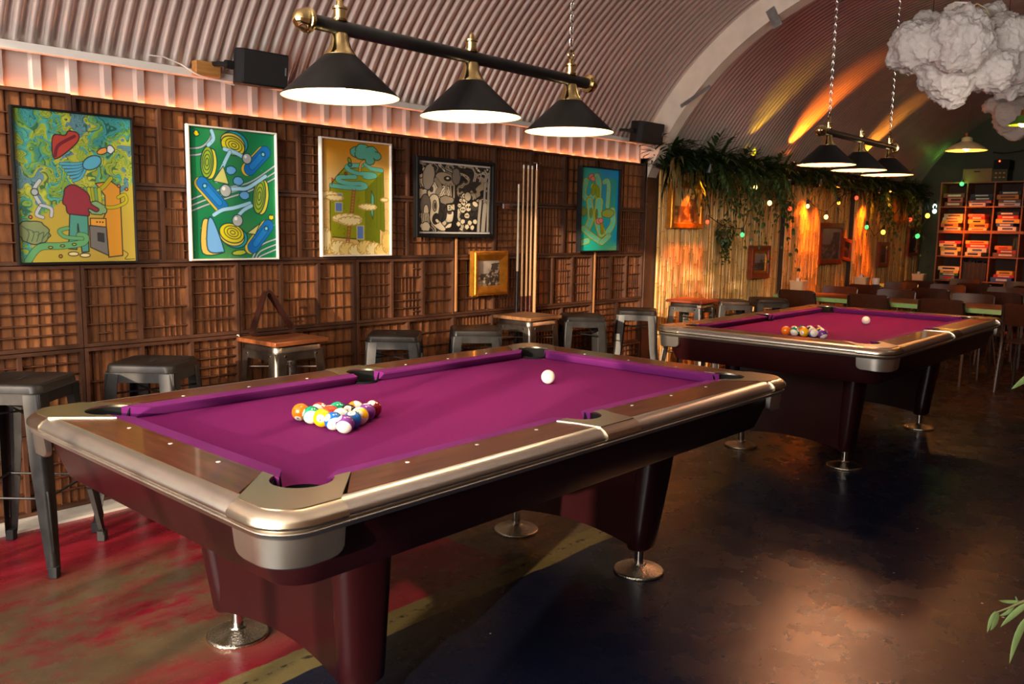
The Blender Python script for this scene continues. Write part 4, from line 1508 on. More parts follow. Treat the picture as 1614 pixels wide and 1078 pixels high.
def cue(x, z1, label, mats, zsplit, tip=True, r=0.0092):
    t = thing('pool_cue', label, 'cue', (x, YC, 0.3605), 0, 'cues in the wall rack')
    L_ = z1 - 0.3605
    zs = zsplit - 0.3605
    MB().lathe([(r * .98, zs), (r * .8, zs + (L_ - zs) * .5), (r * .72, L_ - 0.028)], 12).build('shaft', mats[0], t)
    MB().lathe([(0.0165, 0.0), (0.0165, 0.01), (0.0150, zs * .5), (r, zs - 0.12 if zs > .3 else zs * .7), (r * .99, zs)], 12).build('butt', mats[1], t)
    if tip:
        MB().lathe([(r * .74, L_ - 0.028), (r * .72, L_ - 0.004), (1e-5, L_)], 12).build('ferrule', tip_m, t)
    return t


cue(2.505, 1.690, 'shorter pale pool cue with a black butt, leftmost in the rack', (mat('white_cue', srgb(214, 196, 164), 0.3, var=0.08, scale=20, stretch=(1, 1, .1)), ebony), 1.065)
for i, x in enumerate((2.556, 2.606, 2.650)):
    cue(x, 1.828, 'tall wooden pool cue, %s from the left in the rack' % ('second', 'third', 'fourth')[i], (ash, butt), 0.88)
t = thing('cue_rest', 'wooden rest pole with a small metal cross head, rightmost in the rack', 'cue rest', (2.700, YC, 0.3605), 0)
MB().lathe([(0.0135, 0.0), (0.0130, 0.6), (0.0105, 1.2), (0.008, 1.44)], 12).build('pole', ash, t)
rh = MB()
rh.cyl((0, 0, 1.436), (0, 0, 1.488), 0.0045, n=10).cyl((-0.042, 0, 1.486), (0.042, 0, 1.486), 0.004, n=8).cyl((0, -0.03, 1.484), (0, 0.03, 1.484), 0.004, n=8)
rh.build('cross_head', chrome, t)

# coat hook on the wall
t = thing('wall_hook', 'small white metal hook screwed to the tray frame above a stool', 'hook', (0.30, 2.028, 0.772))
MB().tube([(0, 0, 0), (0, -0.014, 0.002), (0, -0.020, -0.010), (0, -0.012, -0.018)], 0.0035, 8).build('hook_bend', white_pt, t)

# ------------------------------------------------------------------ loudspeakers on blocks
grille = mat('speaker_grille', (0.010, 0.010, 0.010), 0.55, var=0.2, scale=300, bump=0.4, bscale=600)


def loudspeaker(label, x, y, z, rz, tilt, w, h, d, block):
    t = thing('loudspeaker', label, 'loudspeaker', (x, y, z), rz)
    t.rotation_euler = (tilt, 0, rz)
    out = [(-w / 2, -d * .72), (-w / 2 + 0.022, -d), (w / 2 - 0.022, -d), (w / 2, -d * .72), (w / 2 - 0.05, 0), (-w / 2 + 0.05, 0)]
    MB().prism(out, -h / 2, h / 2).build('cabinet', black_plastic, t, bev=0.006)
    MB().prism([(-w / 2 + 0.024, -d - 0.003), (w / 2 - 0.024, -d - 0.003), (w / 2 - 0.024, -d + 0.001), (-w / 2 + 0.024, -d + 0.001)], -h / 2 + 0.008, h / 2 - 0.008).build('grille', grille, t, bev=0.002)
    MB().box(w / 2 - 0.042, w / 2 - 0.034, -d - 0.0045, -d - 0.0028, -0.02, 0.02).build('badge', mat('badge_grey', srgb(120, 116, 110), 0.4, var=.1, scale=20), t)
    b = MB()
    b.cyl((-w / 2 - 0.03, -d * .45, 0), (-w / 2 + 0.02, -d * .45, 0), 0.022, n=14)
    b.tube([(-w / 2 - 0.02, -d * .45, 0), (-w / 2 - 0.045, -d * .3, 0), (-w / 2 - 0.05, 0.03, 0)], 0.012, 8)
    b.build('bracket', black_plastic, t)
    return t


loudspeaker('black loudspeaker mounted sideways above the green flipper print', 0.395, 1.985, 2.180, -0.04, 0.10, 0.30, 0.172, 0.155, None)
loudspeaker('smaller-looking black loudspeaker by the foot of the white arch rib', 4.02, 1.97, 2.19, -0.04, 0.12, 0.33, 0.172, 0.155, None)
tag(MB().box(0.10, 0.235, 2.005, 2.054, 2.118, 2.188).build('wooden_block', mat('pine_block', srgb(176, 122, 62), 0.55, var=.25, scale=8, stretch=(1, 6, 6)), bev=0.003), 'raw pine block fixed to the white rail, holding the left loudspeaker', 'timber block')
tag(MB().tube([(-0.12, 2.050, 2.180), (-0.05, 2.046, 2.182), (0.04, 2.044, 2.160), (0.085, 2.0, 2.12), (0.12, 1.995, 2.108), (0.30, 1.99, 2.088)], 0.0035, 6).build('white_cable', white_pt), 'thin white cable running along the rail to the left loudspeaker', 'cable')
# galvanised straps on the rib
brk = mat('zinc_bracket', srgb(170, 172, 172), 0.35, 1.0, var=.2, scale=30)
for px, py, lab, hh, ww in ((1220, 28, 'wide zinc bracket bolted high on the white arch rib', 0.16, 0.075), (1096, 152, 'long narrow zinc strap bolted low on the white arch rib', 0.30, 0.03)):
    p = hit(px, py, 0, 4.255)
    t = math.atan2(p.z - AC[1], p.y - AC[0])
    M = Matrix.Translation(p) @ Matrix.Rotation(t - PI / 2 if hh < .2 else t - PI / 2 + .35, 4, 'X')
    b = MB().box(-0.004, 0.004, -ww / 2, ww / 2, -hh / 2, hh / 2) if hh < .2 else MB().box(-0.004, 0.004, -hh / 2, hh / 2, -ww / 2, ww / 2)
    b.v = [tuple(M @ Vector(q)) for q in b.v]
    tag(b.build('zinc_bracket', brk, bev=0.002), lab, 'bracket')
# ------------------------------------------------------------------ pressed-metal bar stools
def stool(label, x, y, rz, m, wooden=False, h=0.750):
    t = thing('bar_stool', label, 'bar stool', (x, y, 0), rz, 'metal bar stools along the wall')
    hs = 0.152
    s = MB()
    rings = []
    for hh, r, z in ((0.120, 0.03, h - 0.004), (0.138, 0.034, h), (0.147, 0.036, h - 0.002), (hs, 0.040, h - 0.010), (hs + 0.003, 0.040, h - 0.034), (hs + 0.006, 0.040, h - 0.036), (hs + 0.006, 0.040, h - 0.040), (hs, 0.040, h - 0.040), (hs - 0.004, 0.036, h - 0.012)):
        rings.append([Vector((px, py, z)) for px, py in rrect(hh, hh, r, 5)])
    s.loft(rings, True, False)
    n = len(rings[0])
    s.f.append(tuple(range(n)))
    s.build('seat', m, t, ang=50)
    MB().prism(rrect(0.028, 0.009, 0.0088, 4), h - 0.003, h - 0.0028).build('grip_slot', rubber, t, smooth=False)
    # apron band between the legs
    a = MB()
    for k in range(4):
        M = Matrix.Rotation(k * PI / 2, 4, 'Z')
        pts = [(-0.15, h - 0.038), (0.15, h - 0.038), (0.152, h - 0.095), (0.105, h - 0.095), (0.092, h - 0.080), (-0.092, h - 0.080), (-0.105, h - 0.095), (-0.152, h - 0.095)]
        vs = [M @ Vector((px, hs + 0.002 + 0.01 * (h - z) - 0.0005, z)) for px, z in pts] + [M @ Vector((px, hs - 0.002 + 0.01 * (h - z), z)) for px, z in pts]
        q = len(pts)
        a.add(vs, [tuple(range(q)), tuple(reversed(range(q, 2 * q)))] + [(i, (i + 1) % q, q + (i + 1) % q, q + i) for i in range(q)])
    a.build('seat_apron', m, t, smooth=False)
    for sx, sy in ((1, 1), (-1, 1), (-1, -1), (1, -1)):
        lg = MB()
        rings = []
        for z, c, w in ((h - 0.04, hs + 0.003, 0.066), (h - 0.10, hs + 0.008, 0.066), (h - 0.30, 0.170, 0.060), (h - 0.52, 0.192, 0.048), (0.03, 0.212, 0.034)):
            r = min(0.022, w * .45)
            tt = 0.0025
            o = [(-w, 0.0)] + [(-r + r * math.sin(a_), -r + r * math.cos(a_)) for a_ in [PI / 2 * k / 6 for k in range(7)]] + [(0.0, -w)]
            i_ = [(-tt, -w)] + [(-r + (r - tt) * math.sin(a_), -r + (r - tt) * math.cos(a_)) for a_ in reversed([PI / 2 * k / 6 for k in range(7)])] + [(-w, -tt)]
            rings.append([Vector((sx * (c + p), sy * (c + q), z)) for p, q in o + i_])
        lg.loft(rings)
        l = lg.build('leg', m, t, ang=50)
        # pressed rib along the shin
        c0, c1 = 0.185, 0.207
        rb = MB()
        d = 0.0065
        rb.tube([(sx * (0.180 - d), sy * (0.180 - d), 0.335), (sx * (0.183 - d * .55), sy * (0.183 - d * .55), 0.318), (sx * (0.203 - d * .55), sy * (0.203 - d * .55), 0.115), (sx * (0.204 - d), sy * (0.204 - d), 0.10)], 0.0065, 8)
        rb.build('pressed_rib', m, l)
        MB().loft([[Vector((sx * (0.214 - p), sy * (0.214 - q), z)) for p, q in ((0, 0), (0.034, 0), (0.034, 0.034), (0, 0.034))] for z in (0.0, 0.045)]).build('rubber_foot', rubber, l, bev=0.003)
    br = MB()
    z0 = 0.305
    c = 0.178
    for k in range(4):
        M = Matrix.Rotation(k * PI / 2, 4, 'Z')
        br.cyl(M @ Vector((-c, c - 0.012, z0)), M @ Vector((c, c - 0.012, z0)), 0.005, n=8)
    br.build('foot_rail', m, t)
    z1 = h - 0.145
    c1 = 0.150
    MB().cyl((-c1, -c1, z1), (c1, c1, z1), 0.0045, n=8).build('cross_brace', m, t)
    MB().cyl((-c1, c1, z1 + .010), (c1, -c1, z1 + .010), 0.0045, n=8).build('cross_brace', m, t)
    if wooden:
        MB().box(-0.172, 0.172, -0.172, 0.172, h + 0.0005, h + 0.024).build('wooden_top', wooden, t, bev=0.004)
        bo = MB()
        for k in range(4):
            M = Matrix.Rotation(k * PI / 2, 4, 'Z')
            for px in (-0.10, 0.10):
                bo.cyl(M @ Vector((px, hs + 0.001, h - 0.055)), M @ Vector((px, hs + 0.008, h - 0.055)), 0.006, n=10)
        bo.build('bolt', chrome, t)
    return t


worn_top = mat('worn_board', srgb(150, 84, 44), 0.4, col2=srgb(104, 54, 28), scale=5, stretch=(1.2, 12, 4), coat=0.15)
worn_top2 = mat('grey_worn_board', srgb(160, 112, 70), 0.45, col2=srgb(112, 74, 48), scale=5, stretch=(1.2, 12, 4))
red_top = mat('red_brown_board', srgb(150, 62, 30), 0.42, col2=srgb(120, 46, 24), scale=5, stretch=(1.2, 12, 4))
ST = [
    (-0.932, 1.545, 0.74, gun, False, 'dark grey metal bar stool at the far left, nearest the camera'),
    (-0.350, 1.640, 0.72, gun, False, 'dark grey metal bar stool half behind the left end of the nearest table'),
    (0.430, 1.790, 0.06, raw_steel, worn_top, 'bare steel bar stool with brown wooden top carrying the ball triangle'),
    (1.135, 1.700, 0.78, gun, False, 'dark metal bar stool between the ball triangle and the gold picture, left of two'),
    (1.690, 1.580, 0.84, gun, False, 'dark metal bar stool just left of the wooden-topped stool by the cues'),
    (2.370, 1.735, 0.02, raw_steel, worn_top2, 'bare steel bar stool with worn wooden top below the cues'),
    (2.880, 1.640, 0.80, gun, False, 'dark metal bar stool below the turquoise print, standing right of the cues'),
    (3.600, 1.640, 0.56, gun, False, 'tall-looking dark metal bar stool between the turquoise print and the bamboo'),
    (4.560, 1.700, 0.10, raw_steel, red_top, 'bare steel bar stool with red-brown wooden top, first against the bamboo'),
    (5.06, 1.58, 0.75, gun, False, 'dark bar stool second along the bamboo, behind the further pool table'),
    (5.57, 1.46, 0.75, gun, False, 'dark bar stool third along the bamboo, nearest to the dining chairs'),
]
for x, y, rz, m, wd, lab in ST:
    stool(lab, x, y, rz, m, wd)

# wooden rack triangle leaning on the third stool
tri_m = mat('dark_triangle_wood', srgb(42, 17, 12), 0.35, var=.3, scale=10, coat=.3)
t = thing('ball_triangle', 'dark wooden ball triangle standing on a stool against the wall', 'ball triangle', (0.43, 1.905, 0.7755))
p0 = hit(398, 530, 2, 0.785); p1 = hit(476, 521, 2, 0.785)
ap = hit(421, 452, 1, 2.012)
sd = 0.302


def tri_path(r, hh):
    P = [Vector((0, 0)), Vector((sd, 0)), Vector((sd / 2, sd * .866))]
    out = []
    for i in range(3):
        a = P[i - 1]; b = P[i]; c = P[(i + 1) % 3]
        u = (a - b).normalized(); v = (c - b).normalized()
        for k in range(6):
            tt = k / 5
            q0 = b + u * r; q1 = b + v * r
            out.append(q0 * (1 - tt) ** 2 + b * 2 * tt * (1 - tt) + q1 * tt * tt)
    return out


tp = tri_path(0.05, 0)
lean = math.radians(-13)
Mt = Matrix.Rotation(math.radians(4), 4, 'Z') @ Matrix.Rotation(lean, 4, 'X')
ctr = Vector((sd / 2, sd * .289))
rings = []
for p in tp:
    d = (p - ctr).normalized()
    q = p - d * 0.016
    rings.append([Mt @ Vector((p.x - sd / 2, 0.0, p.y)), Mt @ Vector((p.x - sd / 2, -0.048, p.y)), Mt @ Vector((q.x - sd / 2, -0.048, q.y)), Mt @ Vector((q.x - sd / 2, 0.0, q.y))])
rings.append(rings[0])
MB().loft(rings, True, False).build('triangle_frame', tri_m, t, ang=30)
# ------------------------------------------------------------------ billiard lights over the tables
shade_out = mat('black_shade', (0.006, 0.0055, 0.0055), 0.5, spec=.2, var=0.2, scale=20)
shade_in = mat('white_shade_lining', srgb(240, 214, 164), 0.5, var=0.02, scale=10)
bulb_m = mat('warm_bulb', (1, 0.9, 0.7), 0.4, emit=(1.0, 0.78, 0.48), estr=22.0)
amber_bulb = mat('amber_bulb', (1, 0.6, 0.2), 0.4, emit=(1.0, 0.22, 0.018), estr=560.0)


def chain(mb, p0, p1, ln=0.030, r=0.0017, wd=0.0068):
    p0 = Vector(p0); p1 = Vector(p1)
    L_ = (p1 - p0).length
    n = int(L_ / (ln * 0.74))
    for i in range(n):
        c = p0 + (p1 - p0) * ((i + .5) / n)
        a = (i % 2) * PI / 2 + 0.3
        pts = []
        for k in range(12):
            t = 2 * PI * k / 12
            q = wd * math.cos(t)
            z = (ln / 2 - wd) * (1 if math.sin(t) > 0.01 else (-1 if math.sin(t) < -0.01 else 0)) + wd * math.sin(t)
            pts.append(c + Vector((q * math.cos(a), q * math.sin(a), z)))
        mb.tube(pts, r, 5, True)


def billiard_light(label, x, y, z, power, tint=(1.0, 0.80, 0.54), bm=None):
    t = thing('billiard_light', label, 'pendant light', (x, y, z), 0, 'billiard lights over the pool tables')
    SP = 0.553
    MB().cyl((-0.66, 0, 0), (0.66, 0, 0), 0.0215, n=20).build('bar', black_metal, t)
    for s in (-1, 1):
        M = Matrix.Translation((s * 0.655, 0, 0)) @ Matrix.Rotation(s * PI / 2, 4, 'Y')
        MB().lathe([(0.022, 0.0), (0.034, 0.003), (0.037, 0.010), (0.036, 0.016), (0.033, 0.018), (0.033, 0.026), (0.029, 0.032), (0.027, 0.041), (0.021, 0.050), (0.012, 0.056), (1e-5, 0.059)], 28, M).build('finial', brass, t, ang=30)
    for k, px in enumerate((-SP, 0, SP)):
        T = Matrix.Translation((px, 0, 0))
        sh = MB().lathe([(0.044, -0.078), (0.05, -0.082), (0.173, -0.196), (0.176, -0.201)], 56, T, cap=False).build('shade', shade_out, t, ang=30)
        MB().lathe([(0.175, -0.2005), (0.171, -0.1975), (0.048, -0.0845), (0.01, -0.0840)], 56, T, cap=False).build('lining', shade_in, sh, ang=60)
        MB().lathe([(0.024, -0.018), (0.026, -0.024), (0.028, -0.040), (0.034, -0.058), (0.043, -0.071), (0.0485, -0.079), (0.0485, -0.083), (0.044, -0.083)], 32, T).build('neck', brass, t, ang=40)
        bl = MB().sphere((px, 0, -0.150), 0.028 if bm is None else 0.020, 16, 10).cyl((px, 0, -0.125), (px, 0, -0.088), 0.013, n=12).build('bulb', bm or bulb_m, t)
        cp = MB().lathe([(0.021, 0.017), (0.0225, 0.020), (0.0225, 0.026), (0.018, 0.028), (0.018, 0.050), (0.0225, 0.052), (0.0225, 0.058), (0.012, 0.061), (0.009, 0.075), (0.004, 0.079), (1e-5, 0.086 if k == 1 else 0.080)], 24, T).build('cap', brass, t, ang=30)
        if k != 1:
            rg = MB()
            rg.tube([Vector((px + 0.017 * math.cos(a), 0, 0.094 + 0.017 * math.sin(a))) for a in [2 * PI * q / 20 for q in range(20)]], 0.0035, 8, True)
            rg.build('ring', brass, cp)
            ch = MB()
            ztop = AC[1] + math.sqrt(AR ** 2 - (y - AC[0]) ** 2) - z - 0.01
            chain(ch, (px, 0, 0.108), (px + (0.002), 0, ztop))
            ch.build('chain', chrome, t, ang=60)
    for px in (-SP, 0, SP):
        lamp('bulb_light', 'POINT', (x + px, y, z - 0.185), power, tint, size=0.03)
    return t


billiard_light('large black three-shade billiard light with brass caps over the nearest table', 0.046, 0.0, 1.956, 11.0)
billiard_light('black three-shade billiard light on long chains over the further table', 3.79, 0.03, 2.000, 7.0, (1.0, 0.82, 0.58), amber_bulb)
# ------------------------------------------------------------------ bamboo lining of the far half
bam_m = mat('bamboo_cane', srgb(208, 168, 98), 0.35, var=0.18, scale=7, stretch=(8, 8, 1.5), attr='tone', coat=0.2)
rb_ = random.Random(5)
BX0, BX1 = 4.42, 11.86


def bamboo_screen(x0, x1, ztop, yc, label):
    mb = MB()
    tones = []
    x = x0
    while x < x1 - 0.006:
        r = rb_.uniform(0.0085, 0.0150)
        x += r
        if x + r > x1 + 0.01:
            break
        y = yc - r
        zs = []
        z = rb_.uniform(0.02, 0.30)
        while z < ztop:
            zs.append(z); z += rb_.uniform(0.20, 0.36)
        prof = [(r, 0.005)]
        for q in zs:
            if 0.03 < q < ztop - 0.03:
                prof += [(r * 0.97, q - 0.008), (r * 1.10, q - 0.003), (r * 1.10, q + 0.002), (r * 0.96, q + 0.006)]
        zt = ztop + rb_.uniform(-0.02, 0.03)
        prof.append((r, zt))
        lean = rb_.uniform(-0.004, 0.004)
        n0 = len(mb.v)
        M = Matrix.Translation((x, y, 0)) @ Matrix.Rotation(lean, 4, 'Y')
        mb.lathe(prof, 8, M)
        k = rb_.uniform(0.55, 1.15)
        warm = rb_.uniform(0.85, 1.0)
        for q in range(8):
            for pr_ in prof:
                node = 0.55 if pr_[0] > r * 1.05 else 1.0
                tones.append((k * node, k * warm * node, k * warm * warm * node, 1))
        x += r * 0.96
    o = mb.build('bamboo_screen', bam_m, ang=60)
    at = o.data.color_attributes.new('tone', 'FLOAT_COLOR', 'POINT')
    at.data.foreach_set('color', np.array(tones, np.float32).ravel())
    return tag(o, label, 'bamboo screen', 'bamboo screens lining the far wall')


SCR = [(4.42, 5.30, 2.012, 'pale bamboo screen nearest the wooden trays, behind the orange-lit picture'), (5.30, 6.90, 2.012, 'bamboo screen behind the small picture with a pale mount, left of the first glowing pier'),
       (7.86, 8.93, 2.012, 'bamboo screen behind the large grey landscape between the two glowing piers'), (9.38, 10.45, 2.012, 'dim bamboo screen just right of the second glowing pier'), (10.45, 11.86, 2.012, 'darkest bamboo screen in the corner beside the game shelves')]
for x0, x1, yc, lab in SCR:
    bamboo_screen(x0, x1, 1.90, yc, lab)
bamboo_screen(6.90, 7.86, 1.88, 1.95, 'bamboo-clad pier glowing orange, left of the large grey landscape')
bamboo_screen(8.93, 9.38, 1.90, 1.95, 'narrow bamboo-clad pier glowing brightest orange, right of the large grey landscape')
pb = mat('pier_board', srgb(60, 36, 24), .7, var=.2, scale=6)
struct(MB().box(6.90, 7.86, 1.952, 2.02, 0, 1.86).build('trim_4', pb, smooth=False))
struct(MB().box(8.93, 9.38, 1.952, 2.02, 0, 1.88).build('trim_5', pb, smooth=False))
# dark sheet between the top of the bamboo and the arch, white shelf board under the plants
struct(MB().box(4.40, XR, 2.10, 2.30, 1.90, 2.25).build('wall_left_far_top', mat('dark_upper', srgb(52, 36, 30), .7, var=.2, scale=5), smooth=False))
tag(MB().box(4.44, XR - 0.05, 1.905, 2.095, 1.934, 1.950).build('plant_ledge', mat('ledge_white', srgb(196, 184, 170), .5, var=.1, scale=8), bev=0.002), 'long white ledge along the top of the bamboo, carrying the plants', 'ledge')

# ------------------------------------------------------------------ foliage on the ledge
leafs = [mat('palm_leaf', srgb(40, 62, 28), 0.5, var=0.35, scale=9, rnd=0.3), mat('fern_leaf', srgb(58, 78, 36), 0.5, var=0.35, scale=9, rnd=0.3), mat('dry_leaf', srgb(112, 90, 44), 0.6, var=0.3, scale=9)]


def leaf(mb, p, d, up, L_, w, bend=0.3):
    """pointed blade with a keel"""
    d = d.normalized(); s = d.cross(up)
    if s.length < 1e-4:
        s = d.orthogonal()
    s.normalize(); u = s.cross(d)
    n = 4
    o = []
    for i in range(n + 1):
        t = i / n
        c = p + d * L_ * t - u * (bend * L_ * t * t)
        ww = w * math.sin(PI * min(1, 0.12 + t * 0.88)) ** 0.8
        o += [c - s * ww + u * ww * .25, c, c + s * ww + u * ww * .25]
    fs = []
    for i in range(n):
        a = i * 3
        fs += [(a, a + 1, a + 4, a + 3), (a + 1, a + 2, a + 5, a + 4)]
    mb.add(o, fs)


def foliage_mesh(kind, seed):
    r = random.Random(seed)
    mb = MB()
    nf = {'palm': 26, 'fern': 34, 'trail': 30}[kind]
    for k in range(nf):
        az = r.uniform(PI, 2 * PI) if r.random() < .75 else r.uniform(0, PI)
        L_ = r.uniform(.18, .36)
        rise = r.uniform(.1, 1.9) if kind != 'trail' else r.uniform(-.3, .5)
        d = Vector((math.cos(az), math.sin(az) * .62, rise)).normalized()
        p = Vector((r.uniform(-.2, .2), r.uniform(-.04, .04), 0.03))
        pts = []
        nseg = 9
        drop = r.uniform(.2, 1.9) if kind != 'trail' else r.uniform(1.2, 3.0)
        for i in range(nseg + 1):
            t = i / nseg
            q = p + d * L_ * t + Vector((0, 0, -drop * L_ * t * t * .8))
            q.y = min(q.y, 0.07)
            pts.append(q)
        mb.tube(pts, 0.0022, 4, taper=[1 - .7 * i / nseg for i in range(nseg + 1)])
        for i in range(1, nseg + 1):
            t = (pts[i] - pts[i - 1]).normalized()
            sd_ = t.cross(Vector((0, 0, 1)))
            if sd_.length < .1:
                sd_ = Vector((1, 0, 0))
            sd_.normalize()
            for sg in (1, -1):
                ll = (.13 if kind == 'palm' else .065 if kind == 'fern' else .048) * (1.15 - .6 * abs(i / nseg - .45)) * r.uniform(.8, 1.2)
                leaf(mb, pts[i], (sd_ * sg + t * r.uniform(.5, 1.1) + Vector((0, 0, r.uniform(-.2, .3)))), Vector((0, 0, 1)), ll, ll * (.085 if kind == 'palm' else .17 if kind == 'fern' else .30), r.uniform(.1, .5))
        leaf(mb, pts[-1], pts[-1] - pts[-2], Vector((0, 0, 1)), .10 if kind != 'trail' else .03, .009, .2)
    for v_ in range(len(mb.v)):
        q = mb.v[v_]
        z_ = min(q[2], 0.36)
        ym = 0.045 - 0.62 * max(0.0, z_ - 0.12)
        if z_ < -0.02:
            ym = -0.125
        mb.v[v_] = (q[0], min(q[1], ym), z_)
    return mb


protos = {}
for nm, kind, seed, lm in (('palm_plant', 'palm', 1, 0), ('leafy_plant', 'palm', 2, 1), ('fern_plant', 'fern', 3, 1), ('trailing_plant', 'trail', 4, 1)):
    protos[nm] = (foliage_mesh(kind, seed), leafs[lm])
made = {}
PL = [('palm_plant', 4.56, 1.25, 'spiky dark green palm tuft at the left end of the ledge by the white rib'), ('palm_plant', 4.98, 1.1, 'spiky palm tuft above the orange-lit picture'), ('leafy_plant', 5.22, 1.2, 'drooping leafy plant just right of the orange-lit picture'),
      ('palm_plant', 5.55, 1.1, 'dark palm tuft above the small hanging ivy'), ('trailing_plant', 5.30, 1.0, 'trailing plant hanging down the bamboo right of the orange-lit picture'), ('leafy_plant', 5.88, .95, 'leafy plant below the yellow streak on the roof'),
      ('trailing_plant', 5.80, 1.0, 'trailing plant hanging by the round glowing bulb'), ('palm_plant', 6.32, 1.1, 'palm tuft right of the yellow streak on the roof'), ('leafy_plant', 6.66, .95, 'leafy plant left of the first glowing pier'), ('trailing_plant', 6.45, 1.1, 'trailing plant hanging just left of the first glowing pier'),
      ('palm_plant', 7.10, .8, 'palm tuft on top of the first glowing pier'), ('fern_plant', 7.50, .95, 'fern lit fiery orange above the first glowing pier'), ('leafy_plant', 7.95, .9, 'dark leafy plant above the large grey landscape'), ('fern_plant', 8.40, .95, 'dark fern between the two glowing piers'),
      ('palm_plant', 8.85, .8, 'palm tuft left of the second glowing pier'), ('fern_plant', 9.25, .9, 'fern catching orange light above the second glowing pier'), ('trailing_plant', 9.60, 1.2, 'trailing plant hanging just right of the second glowing pier'), ('leafy_plant', 9.75, .95, 'dark leafy plant right of the second glowing pier'),
      ('palm_plant', 10.3, .95, 'dark palm tuft above the tilted gold picture'), ('fern_plant', 10.85, 1.0, 'dark fern near the far end of the ledge'), ('palm_plant', 11.4, 1.0, 'last palm tuft on the ledge beside the game shelves'), ('trailing_plant', 10.75, 1.2, 'trailing plant hanging near the corner of the room')]
for nm, x, s, lab in PL:
    if nm in made:
        o = made[nm].copy()
        COL.objects.link(o)
    else:
        o = protos[nm][0].build(nm, protos[nm][1], ang=180, fix=False)
        made[nm] = o
    o.location = (x, 1.99 if x < 6.85 or 7.9 < x < 8.9 or x > 9.4 else 1.94, 1.952)
    o.scale = (s, s, s * rb_.uniform(.9, 1.1))
    tag(o, lab, 'plant', 'plants on the bamboo ledge')
# dry drooping leaves over the corner of the bamboo
mb = MB()
for k in range(9):
    a = rb_.uniform(-1, .2)
    leaf(mb, Vector((4.50 + rb_.uniform(-.03, .08), 1.90, 1.99)), Vector((-.55 + .35 * a, -.45, .15 + rb_.uniform(-.5, .3))), Vector((0, 0, 1)), rb_.uniform(.3, .5), .011, rb_.uniform(.5, 1.0))
tag(mb.build('dry_palm_plant', leafs[2], ang=180, fix=False), 'straw-coloured dry fronds drooping over the corner of the bamboo', 'plant')
# ivy ball in a wall holder
ivm = MB()
for k in range(230):
    d = Vector((rb_.gauss(0, 1), rb_.gauss(0, 1), rb_.gauss(0, 1))).normalized()
    p = Vector((d.x * .085, d.y * .07, d.z * .12))
    leaf(ivm, p, d + Vector((0, 0, -.5)), Vector((0, 0, 1)), .035, .010, .4)
for k in range(12):
    x = rb_.uniform(-.06, .06)
    pts = [Vector((x, rb_.uniform(-.04, .02), -.08 - .03 * i)) for i in range(int(rb_.uniform(3, 9)))]
    for q in pts:
        for sg in (1, -1):
            leaf(ivm, q + Vector((rb_.uniform(-.012, .012), 0, rb_.uniform(-.014, .014))), Vector((sg, -.4, rb_.uniform(-1.2, .1))), Vector((0, -1, 0)), .032, .009, .2)
t = thing('hanging_ivy', 'small round ivy plant fixed to the bamboo below the coloured bulbs', 'plant', (5.46, 1.89, 1.36))
ivm.build('foliage', leafs[1], t, ang=180, fix=False)
pt = MB()
pt.lathe([(0.03, -.05), (0.045, .02), (0.042, .022), (0.028, -.045)], 16).cyl((0, 0.02, 0), (0, .09, 0), 0.008, n=8)
pt.build('pot', mat('brown_pot', srgb(110, 70, 54), .5, var=.15, scale=12), t)

# ------------------------------------------------------------------ coloured spot lamps tucked into the leaves
ORG = (1.0, 0.19, 0.010); YEL = (1.0, 0.58, 0.012); AMB = (1.0, 0.33, 0.03)


def em(name, col, s):
    return mat(name, col, 0.4, emit=col, estr=s)


def spot_lamp(label, x, y, z, target, col, cname, power, ang, size=0.02, blend=.7, r=0.03):
    t = thing('spot_lamp', label, 'spot lamp', (x, y, z), 0, 'coloured spot lamps in the plants')
    d = (Vector(target) - Vector((x, y, z))).normalized()
    q = d.to_track_quat('Z', 'Y').to_matrix().to_4x4()
    MB().lathe([(0.012, -0.075), (0.018, -0.072), (0.018, -0.045), (r, -0.012), (r + 0.002, 0.0), (r - 0.002, 0.0), (0.015, -0.04)], 18, q, cap=False).build('housing', black_metal, t)
    MB().lathe([(r - 0.002, -0.003), (1e-5, 0.001)], 18, q, cap=False).build('lens', em('lens_' + cname, col, 14.0), t)
    p = Vector((x, y, z)) + d * 0.012
    lamp('coloured_spot', 'SPOT', p, power, col, Vector(target) + d * 0.1, size, None, ang, blend)
    return t


spot_lamp('orange spot lamp shining down on the framed picture at the start of the bamboo', 4.82, 1.74, 1.90, (4.86, 1.95, 1.2), ORG, 'orange', 120, 1.1)
spot_lamp('yellow spot lamp shining up the corrugated roof from the leaves', 5.98, 1.90, 2.14, (5.98, 1.74, 3.0), YEL, 'yellow', 60, 1.1)
spot_lamp('orange spot lamp shining up the roof above the first glowing pier', 6.95, 1.90, 2.14, (6.95, 1.70, 3.0), ORG, 'orange', 260, 1.1)
spot_lamp('orange spot lamp shining down the first glowing pier', 7.30, 1.74, 1.90, (7.28, 1.93, 1.0), ORG, 'orange', 150, 1.4)
spot_lamp('second orange lamp on the first glowing pier, beside the fern', 7.72, 1.70, 1.90, (7.60, 1.93, 1.2), ORG, 'orange', 60, 1.0)
spot_lamp('orange spot lamp shining down the second glowing pier', 9.18, 1.74, 1.90, (9.15, 1.93, 1.0), ORG, 'orange', 190, 1.4)
spot_lamp('amber spot lamp shining up the roof above the second glowing pier', 9.0, 1.90, 2.14, (9.0, 1.72, 3.0), AMB, 'amber', 120, 1.1)
spot_lamp('amber spot lamp near the tilted gold picture, pointing down and forward', 9.50, 1.70, 1.905, (10.4, 1.9, 1.6), AMB, 'amber', 20, 1.2)
